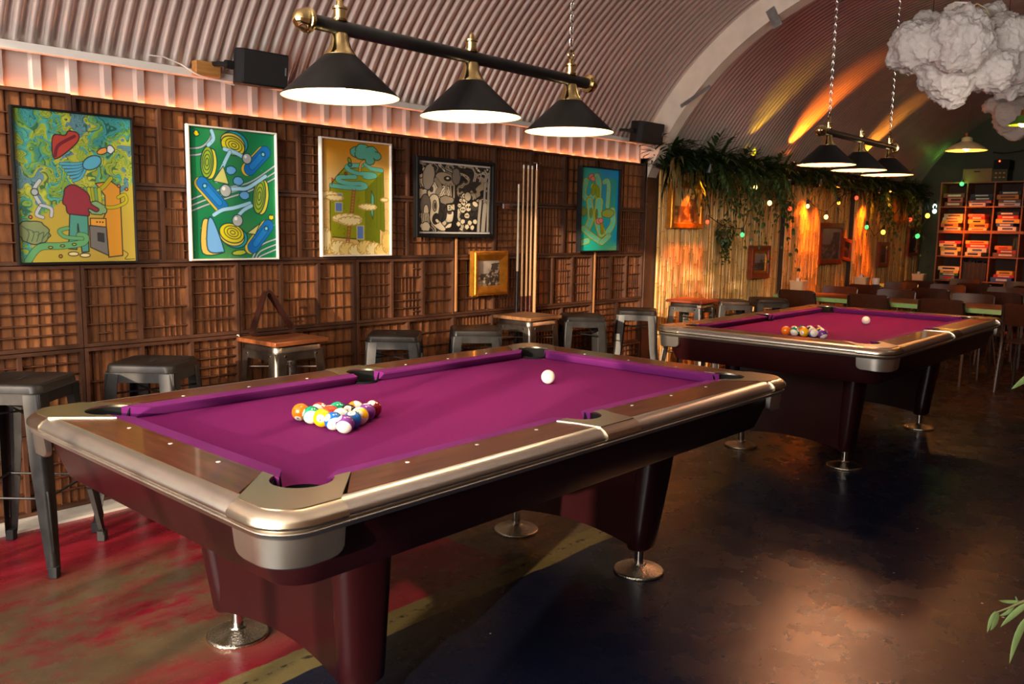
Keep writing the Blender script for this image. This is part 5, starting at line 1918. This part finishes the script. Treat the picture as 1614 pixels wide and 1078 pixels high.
spot_lamp('orange spot lamp washing the game shelves from the plants', 10.9, 1.60, 1.93, (11.5, 1.0, 1.25), ORG, 'orange', 90, 1.3)

# ------------------------------------------------------------------ festoon lights
CLR = {'red': (1.0, 0.06, 0.02), 'green': (0.10, 1.0, 0.25), 'warm': (1.0, 0.66, 0.22), 'amber': (1.0, 0.42, 0.04), 'white': (0.85, 1.0, 0.85)}


def festoon(label, pts, bulbs):
    t = thing('festoon_lights', label, 'string lights', (0, 0, 0), 0, 'strings of coloured bulbs on the bamboo')
    P = [hit(px, py, 1, y) for px, py, y in pts]
    path = []
    for i in range(len(P) - 1):
        a, b = P[i], P[i + 1]
        sag = 0.02 * (b - a).length
        for k in range(8):
            q = k / 8
            path.append(a.lerp(b, q) - Vector((0, 0, sag * 4 * q * (1 - q))))
    path.append(P[-1])
    MB().tube(path, 0.0042, 6).build('wire', rubber, t)
    for px, py, y, c, r in bulbs:
        p = hit(px, py, 1, y)
        MB().cyl(p + Vector((0, 0, r * .9)), p + Vector((0, 0, r + 0.045)), 0.014, n=10).build('lamp_holder', rubber, t)
        b = MB().sphere(p, r * .78, 14, 8, 1.15).build('bulb', em('bulb_' + c, CLR[c], {'warm': 3.0, 'amber': 5.0, 'white': 1.6, 'green': 1.3, 'red': 2.5}[c]), t)
        b['label'] = c + ' bulb'


festoon('string of red and green bulbs from the orange-lit picture up past the ivy', [(1117, 340, 1.86), (1143, 357, 1.86), (1172, 360, 1.84), (1180, 335, 1.84), (1213, 287, 1.84)], [(1115, 350, 1.85, 'red', .022), (1170, 370, 1.83, 'green', .026)])
festoon('string of two round warm bulbs hanging under the leaves left of the first pier', [(1178, 280, 1.84), (1191, 284, 1.83), (1203, 288, 1.82), (1213, 306, 1.82), (1240, 318, 1.82), (1248, 318, 1.80)], [(1191, 296, 1.82, 'warm', .030), (1213, 320, 1.81, 'warm', .030), (1245, 329, 1.80, 'red', .026)])
festoon('string of warm bulbs slanting across the large grey landscape', [(1272, 312, 1.74), (1290, 330, 1.80), (1302, 333, 1.80), (1322, 312, 1.80), (1333, 305, 1.80), (1350, 303, 1.76)], [(1273, 325, 1.74, 'warm', .026), (1302, 342, 1.80, 'warm', .030), (1322, 320, 1.80, 'amber', .022), (1350, 312, 1.76, 'red', .028)])
festoon('string of green and amber bulbs right of the second glowing pier', [(1366, 348, 1.78), (1378, 372, 1.82), (1392, 357, 1.82), (1410, 338, 1.82), (1424, 318, 1.82)], [(1366, 358, 1.78, 'green', .030), (1392, 366, 1.82, 'amber', .036)])
festoon('string of red, green and white bulbs running into the corner by the game shelves', [(1435, 336, 1.82), (1440, 352, 1.82), (1446, 362, 1.82), (1458, 350, 1.82), (1473, 318, 1.82)], [(1435, 346, 1.82, 'red', .03), (1446, 372, 1.82, 'green', .04), (1473, 325, 1.82, 'white', .04), (1473, 333, 1.80, 'white', .04), (1462, 340, 1.80, 'amber', .04)])

# ------------------------------------------------------------------ pictures on the bamboo
YB = 1.978
picture('framed_painting', 'gold-framed picture lit bright orange, first on the bamboo', art_landscape(70, 60, 31, (220, 180, 110), (150, 110, 60), (80, 50, 26)), 4.53, 5.10, 1.395, 1.815, YB, 0.055, 0.05, goldfr, pm=paint_m)
picture('framed_painting', 'small upright picture in a red-brown frame with a gold slip, low on the bamboo', art_landscape(46, 66, 32, (150, 130, 120), (90, 80, 70), (50, 44, 44)), 6.15, 6.58, 0.885, 1.235, YB, 0.055, 0.05, redgold, inner=0.03, pm=paint_m)
picture('framed_painting', 'large grey landscape in a dark carved frame between the glowing piers', art_landscape(80, 80, 33, (150, 146, 146), (110, 106, 104), (60, 58, 58)), 7.88, 8.60, 1.00, 1.50, YB, 0.065, 0.05, redgold, pm=paint_m)
picture('framed_painting', 'small dark picture hung crooked beside the second glowing pier', art_landscape(40, 50, 34, (90, 56, 40), (60, 36, 26), (30, 20, 16)), 8.62, 8.92, 1.04, 1.32, YB, 0.045, 0.04, redgold, roty=0.10, pm=paint_m)
picture('framed_painting', 'tall narrow dark picture in a red frame right of the second glowing pier', art_landscape(40, 60, 35, (80, 70, 60), (60, 50, 44), (30, 26, 24)), 9.95, 10.33, 0.92, 1.27, YB, 0.06, 0.04, redgold, pm=paint_m)
picture('framed_painting', 'gold picture tilting forward under the leaves near the corner', art_landscape(50, 60, 36, (224, 170, 70), (180, 120, 40), (90, 56, 20)), 10.50, 10.92, 1.50, 1.88, YB, 0.05, 0.05, goldfr, roty=-0.12, pm=paint_m)
picture('framed_painting', 'dim dark-framed picture in the corner beside the game shelves', art_landscape(50, 60, 37, (60, 40, 30), (46, 30, 22), (24, 16, 12)), 11.15, 11.62, 1.06, 1.50, YB, 0.05, 0.04, redgold, pm=paint_m)

# ------------------------------------------------------------------ dining tables and chairs
ply = mat('chair_plywood', srgb(76, 42, 26), 0.33, col2=srgb(56, 30, 18), scale=5, stretch=(1, 8, 8), coat=0.3)
tube_m = mat('chair_chrome', srgb(170, 166, 164), 0.22, 1.0)
top_m = mat('varnished_tabletop', srgb(150, 104, 58), 0.28, col2=srgb(120, 78, 40), scale=4, stretch=(8, 1, 1), coat=0.3)
edge_m = mat('lime_painted_edge', srgb(150, 196, 120), 0.45, var=0.06, scale=9)


def dining_chair(label, x, y, rz, group='wooden chairs round the tables'):
    """faces +x locally; origin under the seat centre"""
    t = thing('dining_chair', label, 'chair', (x, y, 0), rz, group)
    s = MB()
    s.loft([[Vector((px, py, z)) for px, py in rrect(.19 - e, .19 - e, .05, 5)] for z, e in ((.440, .006), (.444, .0), (.452, .0), (.456, .006))])
    s.build('seat', ply, t, ang=50)
    b = MB()
    ny, nz = 12, 5
    def bp(u, v, o):
        yy = -0.19 + 0.38 * u
        e = 0.012 * (max(0, abs(u - .5) * 2 - .8) / .2) ** 2
        z = 0.605 + 0.19 * v + (-e if v > .5 else e)
        xx = -0.205 - 0.05 * (z - .6) / .2 - 0.028 * (1 - (2 * u - 1) ** 2) + o
        return Vector((xx, yy, z))
    b.grid(lambda u, v: bp(u, v, 0.005), ny, nz)
    n = len(b.v)
    b.grid(lambda u, v: bp(u, v, -0.005), ny, nz)
    st = ny + 1
    rim = [i for i in range(ny + 1)] + [j * st + ny for j in range(1, nz + 1)] + [nz * st + i for i in range(ny - 1, -1, -1)] + [j * st for j in range(nz - 1, 0, -1)]
    for i in range(len(rim)):
        a, c = rim[i], rim[(i + 1) % len(rim)]
        b.f.append((a, c, n + c, n + a))
    b.build('backrest', ply, t, ang=50)
    for sy in (1, -1):
        MB().tube([(-0.262, sy * .188, .775), (-0.228, sy * .196, .64), (-0.19, sy * .196, .46), (-0.20, sy * .20, .36), (-0.25, sy * .205, .0)], 0.0135, 8).build('rear_leg', tube_m, t)
        MB().tube([(0.14, sy * .17, .438), (0.17, sy * .185, .30), (0.205, sy * .195, .0)], 0.0125, 8).build('front_leg', tube_m, t)
        MB().tube([(-0.19, sy * .19, .432), (0.14, sy * .17, .432)], 0.009, 8).build('seat_rail', tube_m, t)
    return t


def dining_table(label, x0, x1, y0, y1, rz, z=0.722):
    cx, cy = (x0 + x1) / 2, (y0 + y1) / 2
    t = thing('dining_table', label, 'table', (cx, cy, 0), rz)
    hx, hy = (x1 - x0) / 2, (y1 - y0) / 2
    MB().box(-hx, hx, -hy, hy, z - 0.004, z).build('tabletop', top_m, t, smooth=False)
    MB().box(-hx - 0.002, hx + 0.002, -hy - .002, hy + .002, z - 0.045, z - 0.0042).build('painted_edge', edge_m, t, smooth=False)
    for sx in (1, -1):
        for yy in ((hy - .10), -(hy - .10)):
            l = MB()
            for dx, dy in ((-.05, -.05), (.05, .0), (-.02, .06)):
                l.cyl((sx * (hx - .09) + dx * 1.6, yy + dy * 1.6, z - .045), (sx * (hx - .07), yy * 1.01, 0.0), 0.0055, n=8)
            l.build('hairpin_leg', tube_m, t)
    return t


dining_table('green-edged table nearest the further pool table', 6.48, 7.12, -0.46, 1.84, math.radians(-3))
dining_table('green-edged table in the middle row, behind the first', 8.02, 8.60, -0.60, 1.82, math.radians(-1.5))
dining_table('dim table in the furthest row, in front of the game shelves', 9.62, 10.15, -0.40, 1.80, 0)
CH = [(6.56, 1.50, 0, 'dark plywood chair at the wall end of the first table, its back to the camera'), (6.58, 0.79, 0, 'dark plywood chair second along the near side of the first table'), (6.56, 0.13, 0, 'dark plywood chair third along the near side of the first table'), (6.52, -0.60, -.06, 'dark plywood chair with bright legs at the near right end of the first table'),
      (7.02, 1.43, PI, 'plywood chair at the wall end of the first table, facing the camera'), (7.05, .84, PI, 'plywood chair in the middle of the first table, facing the camera'), (7.10, .11, PI, 'shiny-backed plywood chair at the right of the first table, facing the camera'),
      (8.18, 1.38, 0, 'dark chair at the wall end of the middle table, its back to the camera'), (8.18, .68, 0, 'dark chair in the middle of the middle table, its back to the camera'), (8.18, -.02, 0, 'dark chair at the right of the middle table, its back to the camera'),
      (8.60, 1.28, PI, 'reddish chair at the wall end of the middle table, facing the camera'), (8.64, .76, PI, 'chair in the middle of the middle table, facing the camera'), (8.66, .15, PI, 'chair at the right of the middle table, facing the camera'),
      (9.74, 1.26, 0, 'dark chair at the wall end of the furthest table, its back to the camera'), (9.74, .62, 0, 'dark chair in the middle of the furthest table, its back to the camera'), (9.74, .0, 0, 'dark chair at the right of the furthest table, its back to the camera'),
      (10.20, .96, PI, 'dim chair behind the furthest table, facing the camera, left one'), (10.20, .30, PI, 'dim chair behind the furthest table, facing the camera, right one')]
c0 = None
for x, y, rz, lab in CH:
    if c0 is None:
        c0 = dining_chair(lab, x, y, rz); continue
    c = copy_tree(c0)
    c.location = (x, y, 0); c.rotation_euler = (0, 0, rz + rb_.uniform(-.03, .03)); c['label'] = lab
# tubs and cups on the tables
tubm = mat('frosted_tub', srgb(232, 196, 150), 0.35, var=.05, scale=10)
sauce = mat('sauce_bottles', srgb(110, 116, 110), .4, var=.5, scale=30)


def tub(label, px, py, z, x):
    p = hit(px, py, 0, x); p.z = z
    t = thing('cutlery_tub', label, 'tub', p, 0.1, 'plastic tubs on the dining tables')
    rings = [[Vector((a, b, zz)) for a, b in rrect(.10 * s, .075 * s, .02, 4)] for zz, s in ((0, .86), (.13, 1.0), (.135, 1.04), (.14, 1.04), (.138, .97), (.012, .83))]
    MB().loft(rings).build('tub_body', tubm, t)
    k = MB()
    k.cyl((-.03, 0, .012), (-.04, 0, .17), .022, .018, n=10)
    k.build('napkin_roll', white_pt, t)
    MB().cyl((.03, .01, .012), (.035, .01, .16), .02, .016, n=10).build('sauce_bottle', sauce, t)
    return t


tub('orange-lit tub of napkins at the wall end of the first table', 1258, 463, .7225, 6.80)
tub('pale tub at the wall end of the middle table', 1358, 448, .7225, 8.32)
tub('dim tub at the wall end of the furthest table', 1448, 442, .7225, 9.88)
p = hit(1380, 448, 0, 8.38)
t = thing('paper_cup', 'white paper cup with a dark band beside the pale tub', 'cup', (p.x, p.y, .7225))
MB().lathe([(.030, 0), (.040, .055)], 18, cap=True).build('dark_band', rubber, t)
MB().lathe([(.040, .0555), (.047, .125), (.049, .127), (.046, .127), (.039, .056)], 18, cap=False).build('cup_rim', white_pt, t)
# ------------------------------------------------------------------ shelves of board games against the back wall
shelf_m = mat('oak_veneer_shelf', srgb(150, 92, 50), 0.5, var=0.15, scale=5, stretch=(1, 1, 6))
SY0, CELL = 1.66, 0.357
FX = 11.50


def shelf_unit(label, z0, rows, cols=4):
    t = thing('shelf_unit', label, 'shelf', (FX, SY0, z0), 0)
    W = cols * CELL; H = rows * CELL
    f = MB()
    th = 0.020
    f.box(0, .385, -W, 0, 0, th).box(0, .385, -W, 0, H - th, H).box(0, .385, -th, 0, th, H - th).box(0, .385, -W, -W + th, th, H - th)
    f.build('carcass', shelf_m, t, smooth=False)
    for c in range(1, cols):
        MB().box(.004, .382, -c * CELL - .009, -c * CELL + .009, th, H - th).build('upright', shelf_m, t, smooth=False)
    for r in range(1, rows):
        for c in range(cols):
            MB().box(.006, .380, -(c + 1) * CELL + (.009 if c < cols - 1 else th), -c * CELL - (.009 if c else th), r * CELL - .009, r * CELL + .009).build('shelf_board', shelf_m, t, smooth=False)
    MB().box(.378, .384, -W + th, -th, th, H - th).build('back_panel', pb, t, smooth=False)
    return t


shelf_unit('tall lower oak shelf unit of four rows against the back wall', 0.0, 4)
shelf_unit('shorter oak shelf unit of two rows stacked on top of the lower unit', 4 * CELL + 0.001, 2)
BC = {'red': (196, 44, 34), 'cream': (226, 206, 160), 'orange': (220, 130, 50), 'blue': (52, 84, 150), 'white': (222, 216, 204), 'black': (30, 28, 28), 'green': (52, 96, 56), 'brown': (118, 74, 44), 'yellow': (226, 186, 70), 'grey': (128, 122, 116), 'dark blue': (34, 44, 80), 'pink': (206, 110, 104)}
ORD = ['topmost', 'second from the top', 'third from the top', 'fourth from the top', 'fifth from the top', 'sixth from the top']
ROWL = ['top', 'second', 'third', 'fourth']
COLL = ['left', 'middle', 'right']
STK = {(0, 0): 'brown pink brown', (0, 1): 'dark blue black pink white', (0, 2): 'black orange brown white',
       (1, 0): 'cream cream yellow orange cream', (1, 1): 'pink red yellow orange cream', (1, 2): 'black red yellow blue white',
       (2, 0): 'red cream yellow cream', (2, 1): 'yellow red white cream', (2, 2): 'orange red brown',
       (3, 0): 'cream yellow green grey', (3, 2): 'yellow red blue'}
band_m = {}
for (r, c), cols in STK.items():
    names = cols.replace('dark blue', 'dark_blue').split()
    names = [q.replace('_', ' ') for q in names]
    zb = (5 - r) * CELL + .0105 + (.001 if r < 2 else 0) + (.010 if r == 1 else 0) + 0.0005
    yc = SY0 - (c + .5) * CELL
    avail = CELL - .032 - (.012 if r == 1 else 0)
    hs = [rb_.uniform(.036, .066) for _ in names]
    k = min(1, (avail - .01) / sum(hs))
    z = zb
    for i in range(len(names) - 1, -1, -1):
        nm = names[i]
        h = hs[i] * k
        wd = rb_.uniform(.20, .30); dp = rb_.uniform(.24, .30)
        off = rb_.uniform(-1, 1) * (CELL - .03 - wd) * .38
        where = '%s in the %s-row %s cell of the shelves' % (ORD[i], ROWL[r], COLL[c])
        t = thing('board_game_box', '%s game box, %s' % (nm, where), 'game box', (FX + .018 + rb_.uniform(0, .03), yc + off, z), rb_.uniform(-.05, .05), 'board games on the shelves')
        m = mat('card_' + nm.replace(' ', '_'), srgb(*BC[nm]), .5, var=.12, scale=14)
        MB().box(0, dp, -wd / 2, wd / 2, 0, h - .0006).build('lid', m, t, bev=.002)
        lab_c = 'white' if nm in ('black', 'red', 'dark blue', 'blue', 'brown', 'green') else rb_.choice(['black', 'red', 'blue', 'brown'])
        lm = mat('card_' + lab_c.replace(' ', '_'), srgb(*BC[lab_c]), .5, var=.12, scale=14)
        MB().box(-.0012, -.0002, -wd * rb_.uniform(.22, .36), wd * rb_.uniform(.2, .36), h * .28, h * .70).build('title_band', lm, t, smooth=False)
        z += h
# upright records in the fourth row
for i in range(16):
    y = SY0 - CELL - .02 - .0195 * i
    if i == 8:
        pass
    t = MB().box(FX + .06, FX + .34, y - .0085, y + .0085, 2 * CELL + .0100, 2 * CELL + .0100 + rb_.uniform(.26, .29)).build('upright_game_box', mat('card_dim_%d' % (i % 3), [(.03, .018, .012), (.05, .03, .02), (.02, .02, .02)][i % 3], .6, var=.2, scale=12), bev=.001)
    tag(t, 'thin dark box standing upright in the fourth row, middle cell of the shelves', 'game box', 'dark boxes standing upright on the shelf')
for i in range(2):
    t = MB().box(FX + .05, FX + .33, SY0 - 3 * CELL + .018 + .034 * i, SY0 - 3 * CELL + .046 + .034 * i, 3 * CELL + .0105, 3 * CELL + .29 - .02 * i).build('upright_game_box', mat('card_deep_green', srgb(34, 62, 40), .6, var=.2, scale=12), bev=.001)
    tag(t, 'dark green box standing upright %s in the third-row right cell' % ('at the far right' if i == 0 else 'second from the right'), 'game box')
# on top of the shelves
ZT = 6 * CELL + .002
card = mat('brown_cardboard', srgb(150, 112, 76), .7, var=.1, scale=8)
t = thing('cardboard_box', 'brown cardboard box with a hand slot on top of the shelves', 'box', (FX + .04, SY0 - .46, ZT))
MB().box(0, .30, -.19, .19, 0, .185).build('carton', card, t, bev=.003)
MB().box(-.0012, 0, -.035, .045, .135, .150).build('hand_slot', rubber, t, smooth=False)
t = thing('patterned_box', 'dark green box with orange spots beside the cardboard box', 'box', (FX + .04, SY0 - .46 - .29, ZT))
MB().box(0, .28, -.095, .095, 0, .17).build('carton', mat('card_green2', srgb(58, 66, 34), .6, var=.15, scale=8), t, bev=.003)
d = MB()
for a in (-.05, 0, .05):
    for b in (.055, .115):
        d.box(-.0012, 0, a - .013, a + .013, b - .008, b + .008)
d.build('printed_spots', mat('card_orange', srgb(*BC['orange']), .5, var=.12, scale=14), t, smooth=False)['kind'] = 'stuff'
t = thing('black_amplifier', 'black box with a red light stacked on the spotted green box', 'amplifier', (FX + .05, SY0 - .76, ZT + .1705))
MB().box(0, .24, -.10, .10, 0, .13).build('amplifier_case', black_plastic, t, bev=.004)
MB().sphere((-.004, .03, .11), .010, 10, 6).build('indicator', em('red_indicator', (1, .05, .01), 12.0), t)
t = thing('metal_tray', 'low grey tray at the right end of the shelf top', 'tray', (FX + .05, SY0 - 1.19, ZT))
MB().box(0, .26, -.14, .14, 0, .10).build('tray_body', mat('tray_grey', srgb(150, 146, 136), .5, var=.1, scale=8), t, bev=.004)
MB().box(-.001, 0, -.11, .11, .02, .075).build('dark_opening', rubber, t, smooth=False)
p = hit(1516, 290, 0, FX - .02)
t = thing('green_bulb', 'small green bulb glowing at the top left of the game shelves', 'bulb', p)
MB().sphere((0, 0, 0), .03, 12, 8).build('glass', em('bulb_green', CLR['green'], 3.0), t)
MB().cyl((0, 0, .026), (0, 0, .06), .014, n=10).build('lamp_holder', rubber, t)
lamp('green_glow', 'POINT', p + Vector((-.06, 0, .02)), 0.5, (.3, 1, .1), size=.03)

# ------------------------------------------------------------------ cotton clouds
cot = mat('cotton_wadding', srgb(196, 188, 184), .95, var=.08, scale=12, bump=.6, bscale=50)
tx1 = bpy.data.textures.new('wadding_coarse', 'CLOUDS'); tx1.noise_scale = .11; tx1.noise_depth = 3
tx2 = bpy.data.textures.new('wadding_fine', 'CLOUDS'); tx2.noise_scale = .028; tx2.noise_depth = 4; tx2.noise_type = 'HARD_NOISE'


def blob(name, balls, parent, vox, s1, s2):
    mb = MB()
    for c, r in balls:
        mb.sphere(c, r, 20, 12)
    o = mb.build(name, cot, parent, ang=180)
    rm = o.modifiers.new('merge', 'REMESH'); rm.mode = 'VOXEL'; rm.voxel_size = vox; rm.use_smooth_shade = True
    for nm, tx, s in (('lumps', tx1, s1), ('fluff', tx2, s2)):
        d = o.modifiers.new(nm, 'DISPLACE'); d.texture = tx; d.strength = s; d.mid_level = .5; d.texture_coords = 'GLOBAL'
    return o


def at(px, py, dist):
    return CAM_C + ray(px, py) * dist


D_ = 5.6
base = at(1500, 90, D_)
t = thing('cotton_cloud', 'large white cotton-wool cloud hanging under the roof at the upper right', 'cloud decoration', base, 0, 'cotton clouds under the roof')
balls = []
for px, py, rp, dd in ((1447, 72, 44, 0), (1428, 85, 28, .05), (1462, 45, 28, .15), (1512, 66, 52, -.15), (1540, 95, 40, -.05), (1583, 66, 46, .0), (1600, 100, 42, .05), (1570, 112, 34, -.1), (1480, 100, 36, .0),
                       (1495, 128, 34, .0), (1508, 148, 24, .02), (1470, 122, 24, .05), (1625, 60, 40, .1), (1590, 132, 24, .1), (1530, 118, 30, 0), (1500, 40, 30, .2), (1555, 40, 34, .2), (1610, 128, 26, .12)):
    balls.append((at(px, py, D_ + dd) - base, rp * D_ / FPX))
blob('wadding', balls, t, .012, .10, .03)
bx = at(1511, 14, D_ - .05) - base
jb = MB()
M = Matrix.Translation(bx) @ Matrix.Rotation(-.75, 4, 'Z')
jb.box(-.07, .07, -.055, .055, -.02, .02, M).box(-.055, .055, -.045, .045, .02, .035, M).box(-.05, -.02, -.05, -.03, -.06, -.02, M)
jb.build('junction_box', white_pt, t, bev=.004)
w_ = MB()
pts = [at(1528, 12, D_) - base, at(1540, 6, D_) - base, at(1553, 12, D_) - base, at(1562, 26, D_) - base]
w_.tube(pts, .004, 6)
w_.build('flex', mat('cream_flex', srgb(206, 186, 140), .5, var=.1, scale=20), t)
MB().tube([at(1577, 32, D_) - base, at(1588, 24, D_) - base, at(1594, 18, D_) - base], .004, 6).build('flex', MATS['cream_flex'], t)
hw = MB()
for px in (1470, 1511, 1590):
    q = at(px, 30, D_ + .1)
    zt = AC[1] + math.sqrt(AR ** 2 - (q.y - AC[0]) ** 2) - .012
    hw.cyl(q - base, Vector((q.x, q.y, zt)) - base, .0025, n=6)
    hw.build('suspension_wire', rubber, t); hw = MB()
D2 = 8.2
base = at(1598, 185, D2)
t = thing('cotton_cloud', 'smaller cotton cloud further back, tinted orange, at the right edge', 'cloud decoration', base, 0, 'cotton clouds under the roof')
balls = [(at(px, py, D2 + dd) - base, rp * D2 / FPX) for px, py, rp, dd in ((1592, 180, 24, 0), (1608, 178, 26, 0), (1585, 200, 16, .05), (1602, 205, 18, .05), (1620, 195, 24, 0), (1625, 172, 24, .1), (1565, 165, 14, .1), (1578, 168, 16, .1))]
blob('wadding', balls, t, .024, .09, .04)
q = at(1600, 165, D2); zt = AC[1] + math.sqrt(AR ** 2 - (q.y - AC[0]) ** 2) - .012
MB().cyl(q - base, Vector((q.x, q.y, zt)) - base, .0025, n=6).build('suspension_wire', rubber, t)

# ------------------------------------------------------------------ enamel pendants at the back
def pendant(label, px, py, dist, wpx, col, colname, cord_top=None, power=8, lcol=(1, .45, .12)):
    p = at(px, py, dist)
    r = wpx * .5 * dist / FPX
    t = thing('pendant_lamp', label, 'pendant light', p, 0)
    m = mat('enamel_' + colname, col, .3, var=.04, scale=6, coat=.3)
    MB().lathe([(.035, r * 1.05 * .62), (.05, r * .60), (.055, r * .42), (r * .55, r * .30), (r * .88, r * .10), (r, -r * .02), (r * 1.0, -r * .05), (r * .97, -r * .03), (r * .85, r * .06), (r * .5, r * .24), (.03, r * .32)], 36, cap=False).build('shade', m, t, ang=50)
    MB().cyl((0, 0, r * .6), (0, 0, r * .6 + .05), .026, .018, n=14).build('lamp_holder', mat('dull_gold', srgb(150, 116, 60), .35, .8, var=.1, scale=20), t)
    zt = AC[1] + math.sqrt(max(.1, AR ** 2 - (p.y - AC[0]) ** 2)) - .012 - p.z
    MB().cyl((0, 0, r * .6 + .05), (0, 0, zt), .0035, n=6).build('cord', mat('brown_flex', srgb(90, 50, 30), .6, var=.1, scale=20), t)
    MB().sphere((0, 0, r * .10), .034, 14, 10).build('bulb', em('pendant_bulb', (1, .30, .04), 110.0), t)
    lamp('pendant_light', 'POINT', p + Vector((0, 0, -.06)), power, lcol, size=.03)
    return t


pendant('cream enamel pendant lamp glowing under the large cotton cloud', 1523, 236, 8.8, 60, srgb(214, 206, 150), 'cream')
pendant('green enamel pendant lamp cut by the right edge of the picture', 1612, 196, 7.0, 42, srgb(96, 150, 62), 'green', power=2)

# ------------------------------------------------------------------ leaves of a potted plant at the lower right corner
t = thing('potted_plant', 'green bamboo-like plant reaching in at the lower right corner', 'plant', (0.35, -2.02, 0), 0)
pm_ = mat('plant_pot', srgb(60, 48, 42), .6, var=.1, scale=10)
MB().lathe([(.11, 0), (.15, .26), (.158, .27), (.158, .30), (.145, .30), (.14, .27), (.1, .24)], 28).build('pot', pm_, t)
MB().lathe([(.142, .262), (1e-5, .268)], 24, cap=False).build('soil', mat('soil', (.02, .014, .01), .9, var=.4, scale=40), t)
lf = mat('fresh_leaf', srgb(84, 122, 44), .4, var=.25, scale=8, col2=srgb(150, 170, 110), stretch=(1, 1, 1))
cane = mat('green_cane', srgb(132, 128, 84), .45, var=.2, scale=10)
o0 = Vector((0.35, -2.02, 0))
for k, (tx_, ty_, tz_) in enumerate(((-.06, .02, 1.0), (.05, .05, 1.25), (.10, -.05, .9), (0.0, .06, .7))):
    MB().tube([(0.02 * k - .03, .0, .25), (tx_ * .5, ty_ * .5, tz_ * .6), (tx_, ty_, tz_)], .007, 8, taper=[1, .8, .5]).build('stem', cane, t)
DL = 1.93
def lp(px, py, d=DL):
    return at(px, py, d) - o0
tw = MB().tube([Vector((0.0, .06, .70)), lp(1660, 938), lp(1625, 944), lp(1607, 950), lp(1590, 958), lp(1568, 966)], .0035, 6, taper=[1.4, 1.2, 1, .9, .6, .4]).build('twig', cane, t)
def blade(pts, w):
    mb = MB()
    o = []
    n = len(pts)
    for i, p_ in enumerate(pts):
        d = (pts[min(n - 1, i + 1)] - pts[max(0, i - 1)]).normalized()
        s = d.cross(cam_fwd).normalized()
        tt = i / (n - 1)
        ww = w * (math.sin(PI * (.10 + .90 * tt)) ** .8 if i < n - 1 else 0.02)
        o += [p_ - s * ww + cam_up * ww * .2, p_ + cam_fwd * ww * .5, p_ + s * ww + cam_up * ww * .2]
    fs = []
    for i in range(n - 1):
        a = i * 3
        fs += [(a, a + 1, a + 4, a + 3), (a + 1, a + 2, a + 5, a + 4)]
    mb.add(o, fs)
    b = mb.build('leaf', lf, t, ang=180, fix=False)
    sol = b.modifiers.new('thickness', 'SOLIDIFY'); sol.thickness = .0006
def crv(P, n=8):
    r = []
    m = len(P) - 1
    for i in range(n + 1):
        q = i / n
        a = P[0] * (1 - q) ** 2 + P[1] * 2 * q * (1 - q) + P[2] * q * q
        r.append(a)
    return r
blade(crv([lp(1608, 948), lp(1590, 951), lp(1573, 946)], 6), .0042)
blade(crv([lp(1600, 953), lp(1586, 972), lp(1575, 970, DL + .02)], 6), .0045)
blade(crv([lp(1570, 964), lp(1562, 975), lp(1556, 997)], 6), .0055)
blade(crv([lp(1573, 966, DL + .02), lp(1571, 982, DL + .02), lp(1561, 994, DL + .02)], 6), .0055)
blade(crv([lp(1622, 950), lp(1600, 966), lp(1577, 988)], 8), .0075)
blade(crv([lp(1622, 972), lp(1604, 992), lp(1591, 1046)], 8), .0085)
blade(crv([lp(1640, 940), lp(1660, 960), lp(1690, 1010)], 8), .008)
blade(crv([lp(1604, 950), lp(1602, 943), lp(1600, 939)], 4), .002)
D3 = 2.9
o3 = o0
tip3 = crv([at(1660, 560, D3) - o3, at(1618, 600, D3) - o3, at(1594, 613, D3) - o3], 8)
blade(tip3, .012)
MB().tube([Vector((.05, .05, 1.0)), at(1690, 560, 2.6) - o3, at(1660, 560, D3) - o3], .0035, 6).build('twig', cane, t)

# black cable hung from the amplifier towards the right
cp = [at(1566, 240, 12.15), at(1580, 242, 11.8), at(1600, 240, 11.4), at(1630, 234, 11.0), at(1670, 222, 10.6)]
tag(MB().tube(cp, .010, 6).build('black_cable', rubber), 'black cable hanging across the green end wall from the amplifier', 'cable')
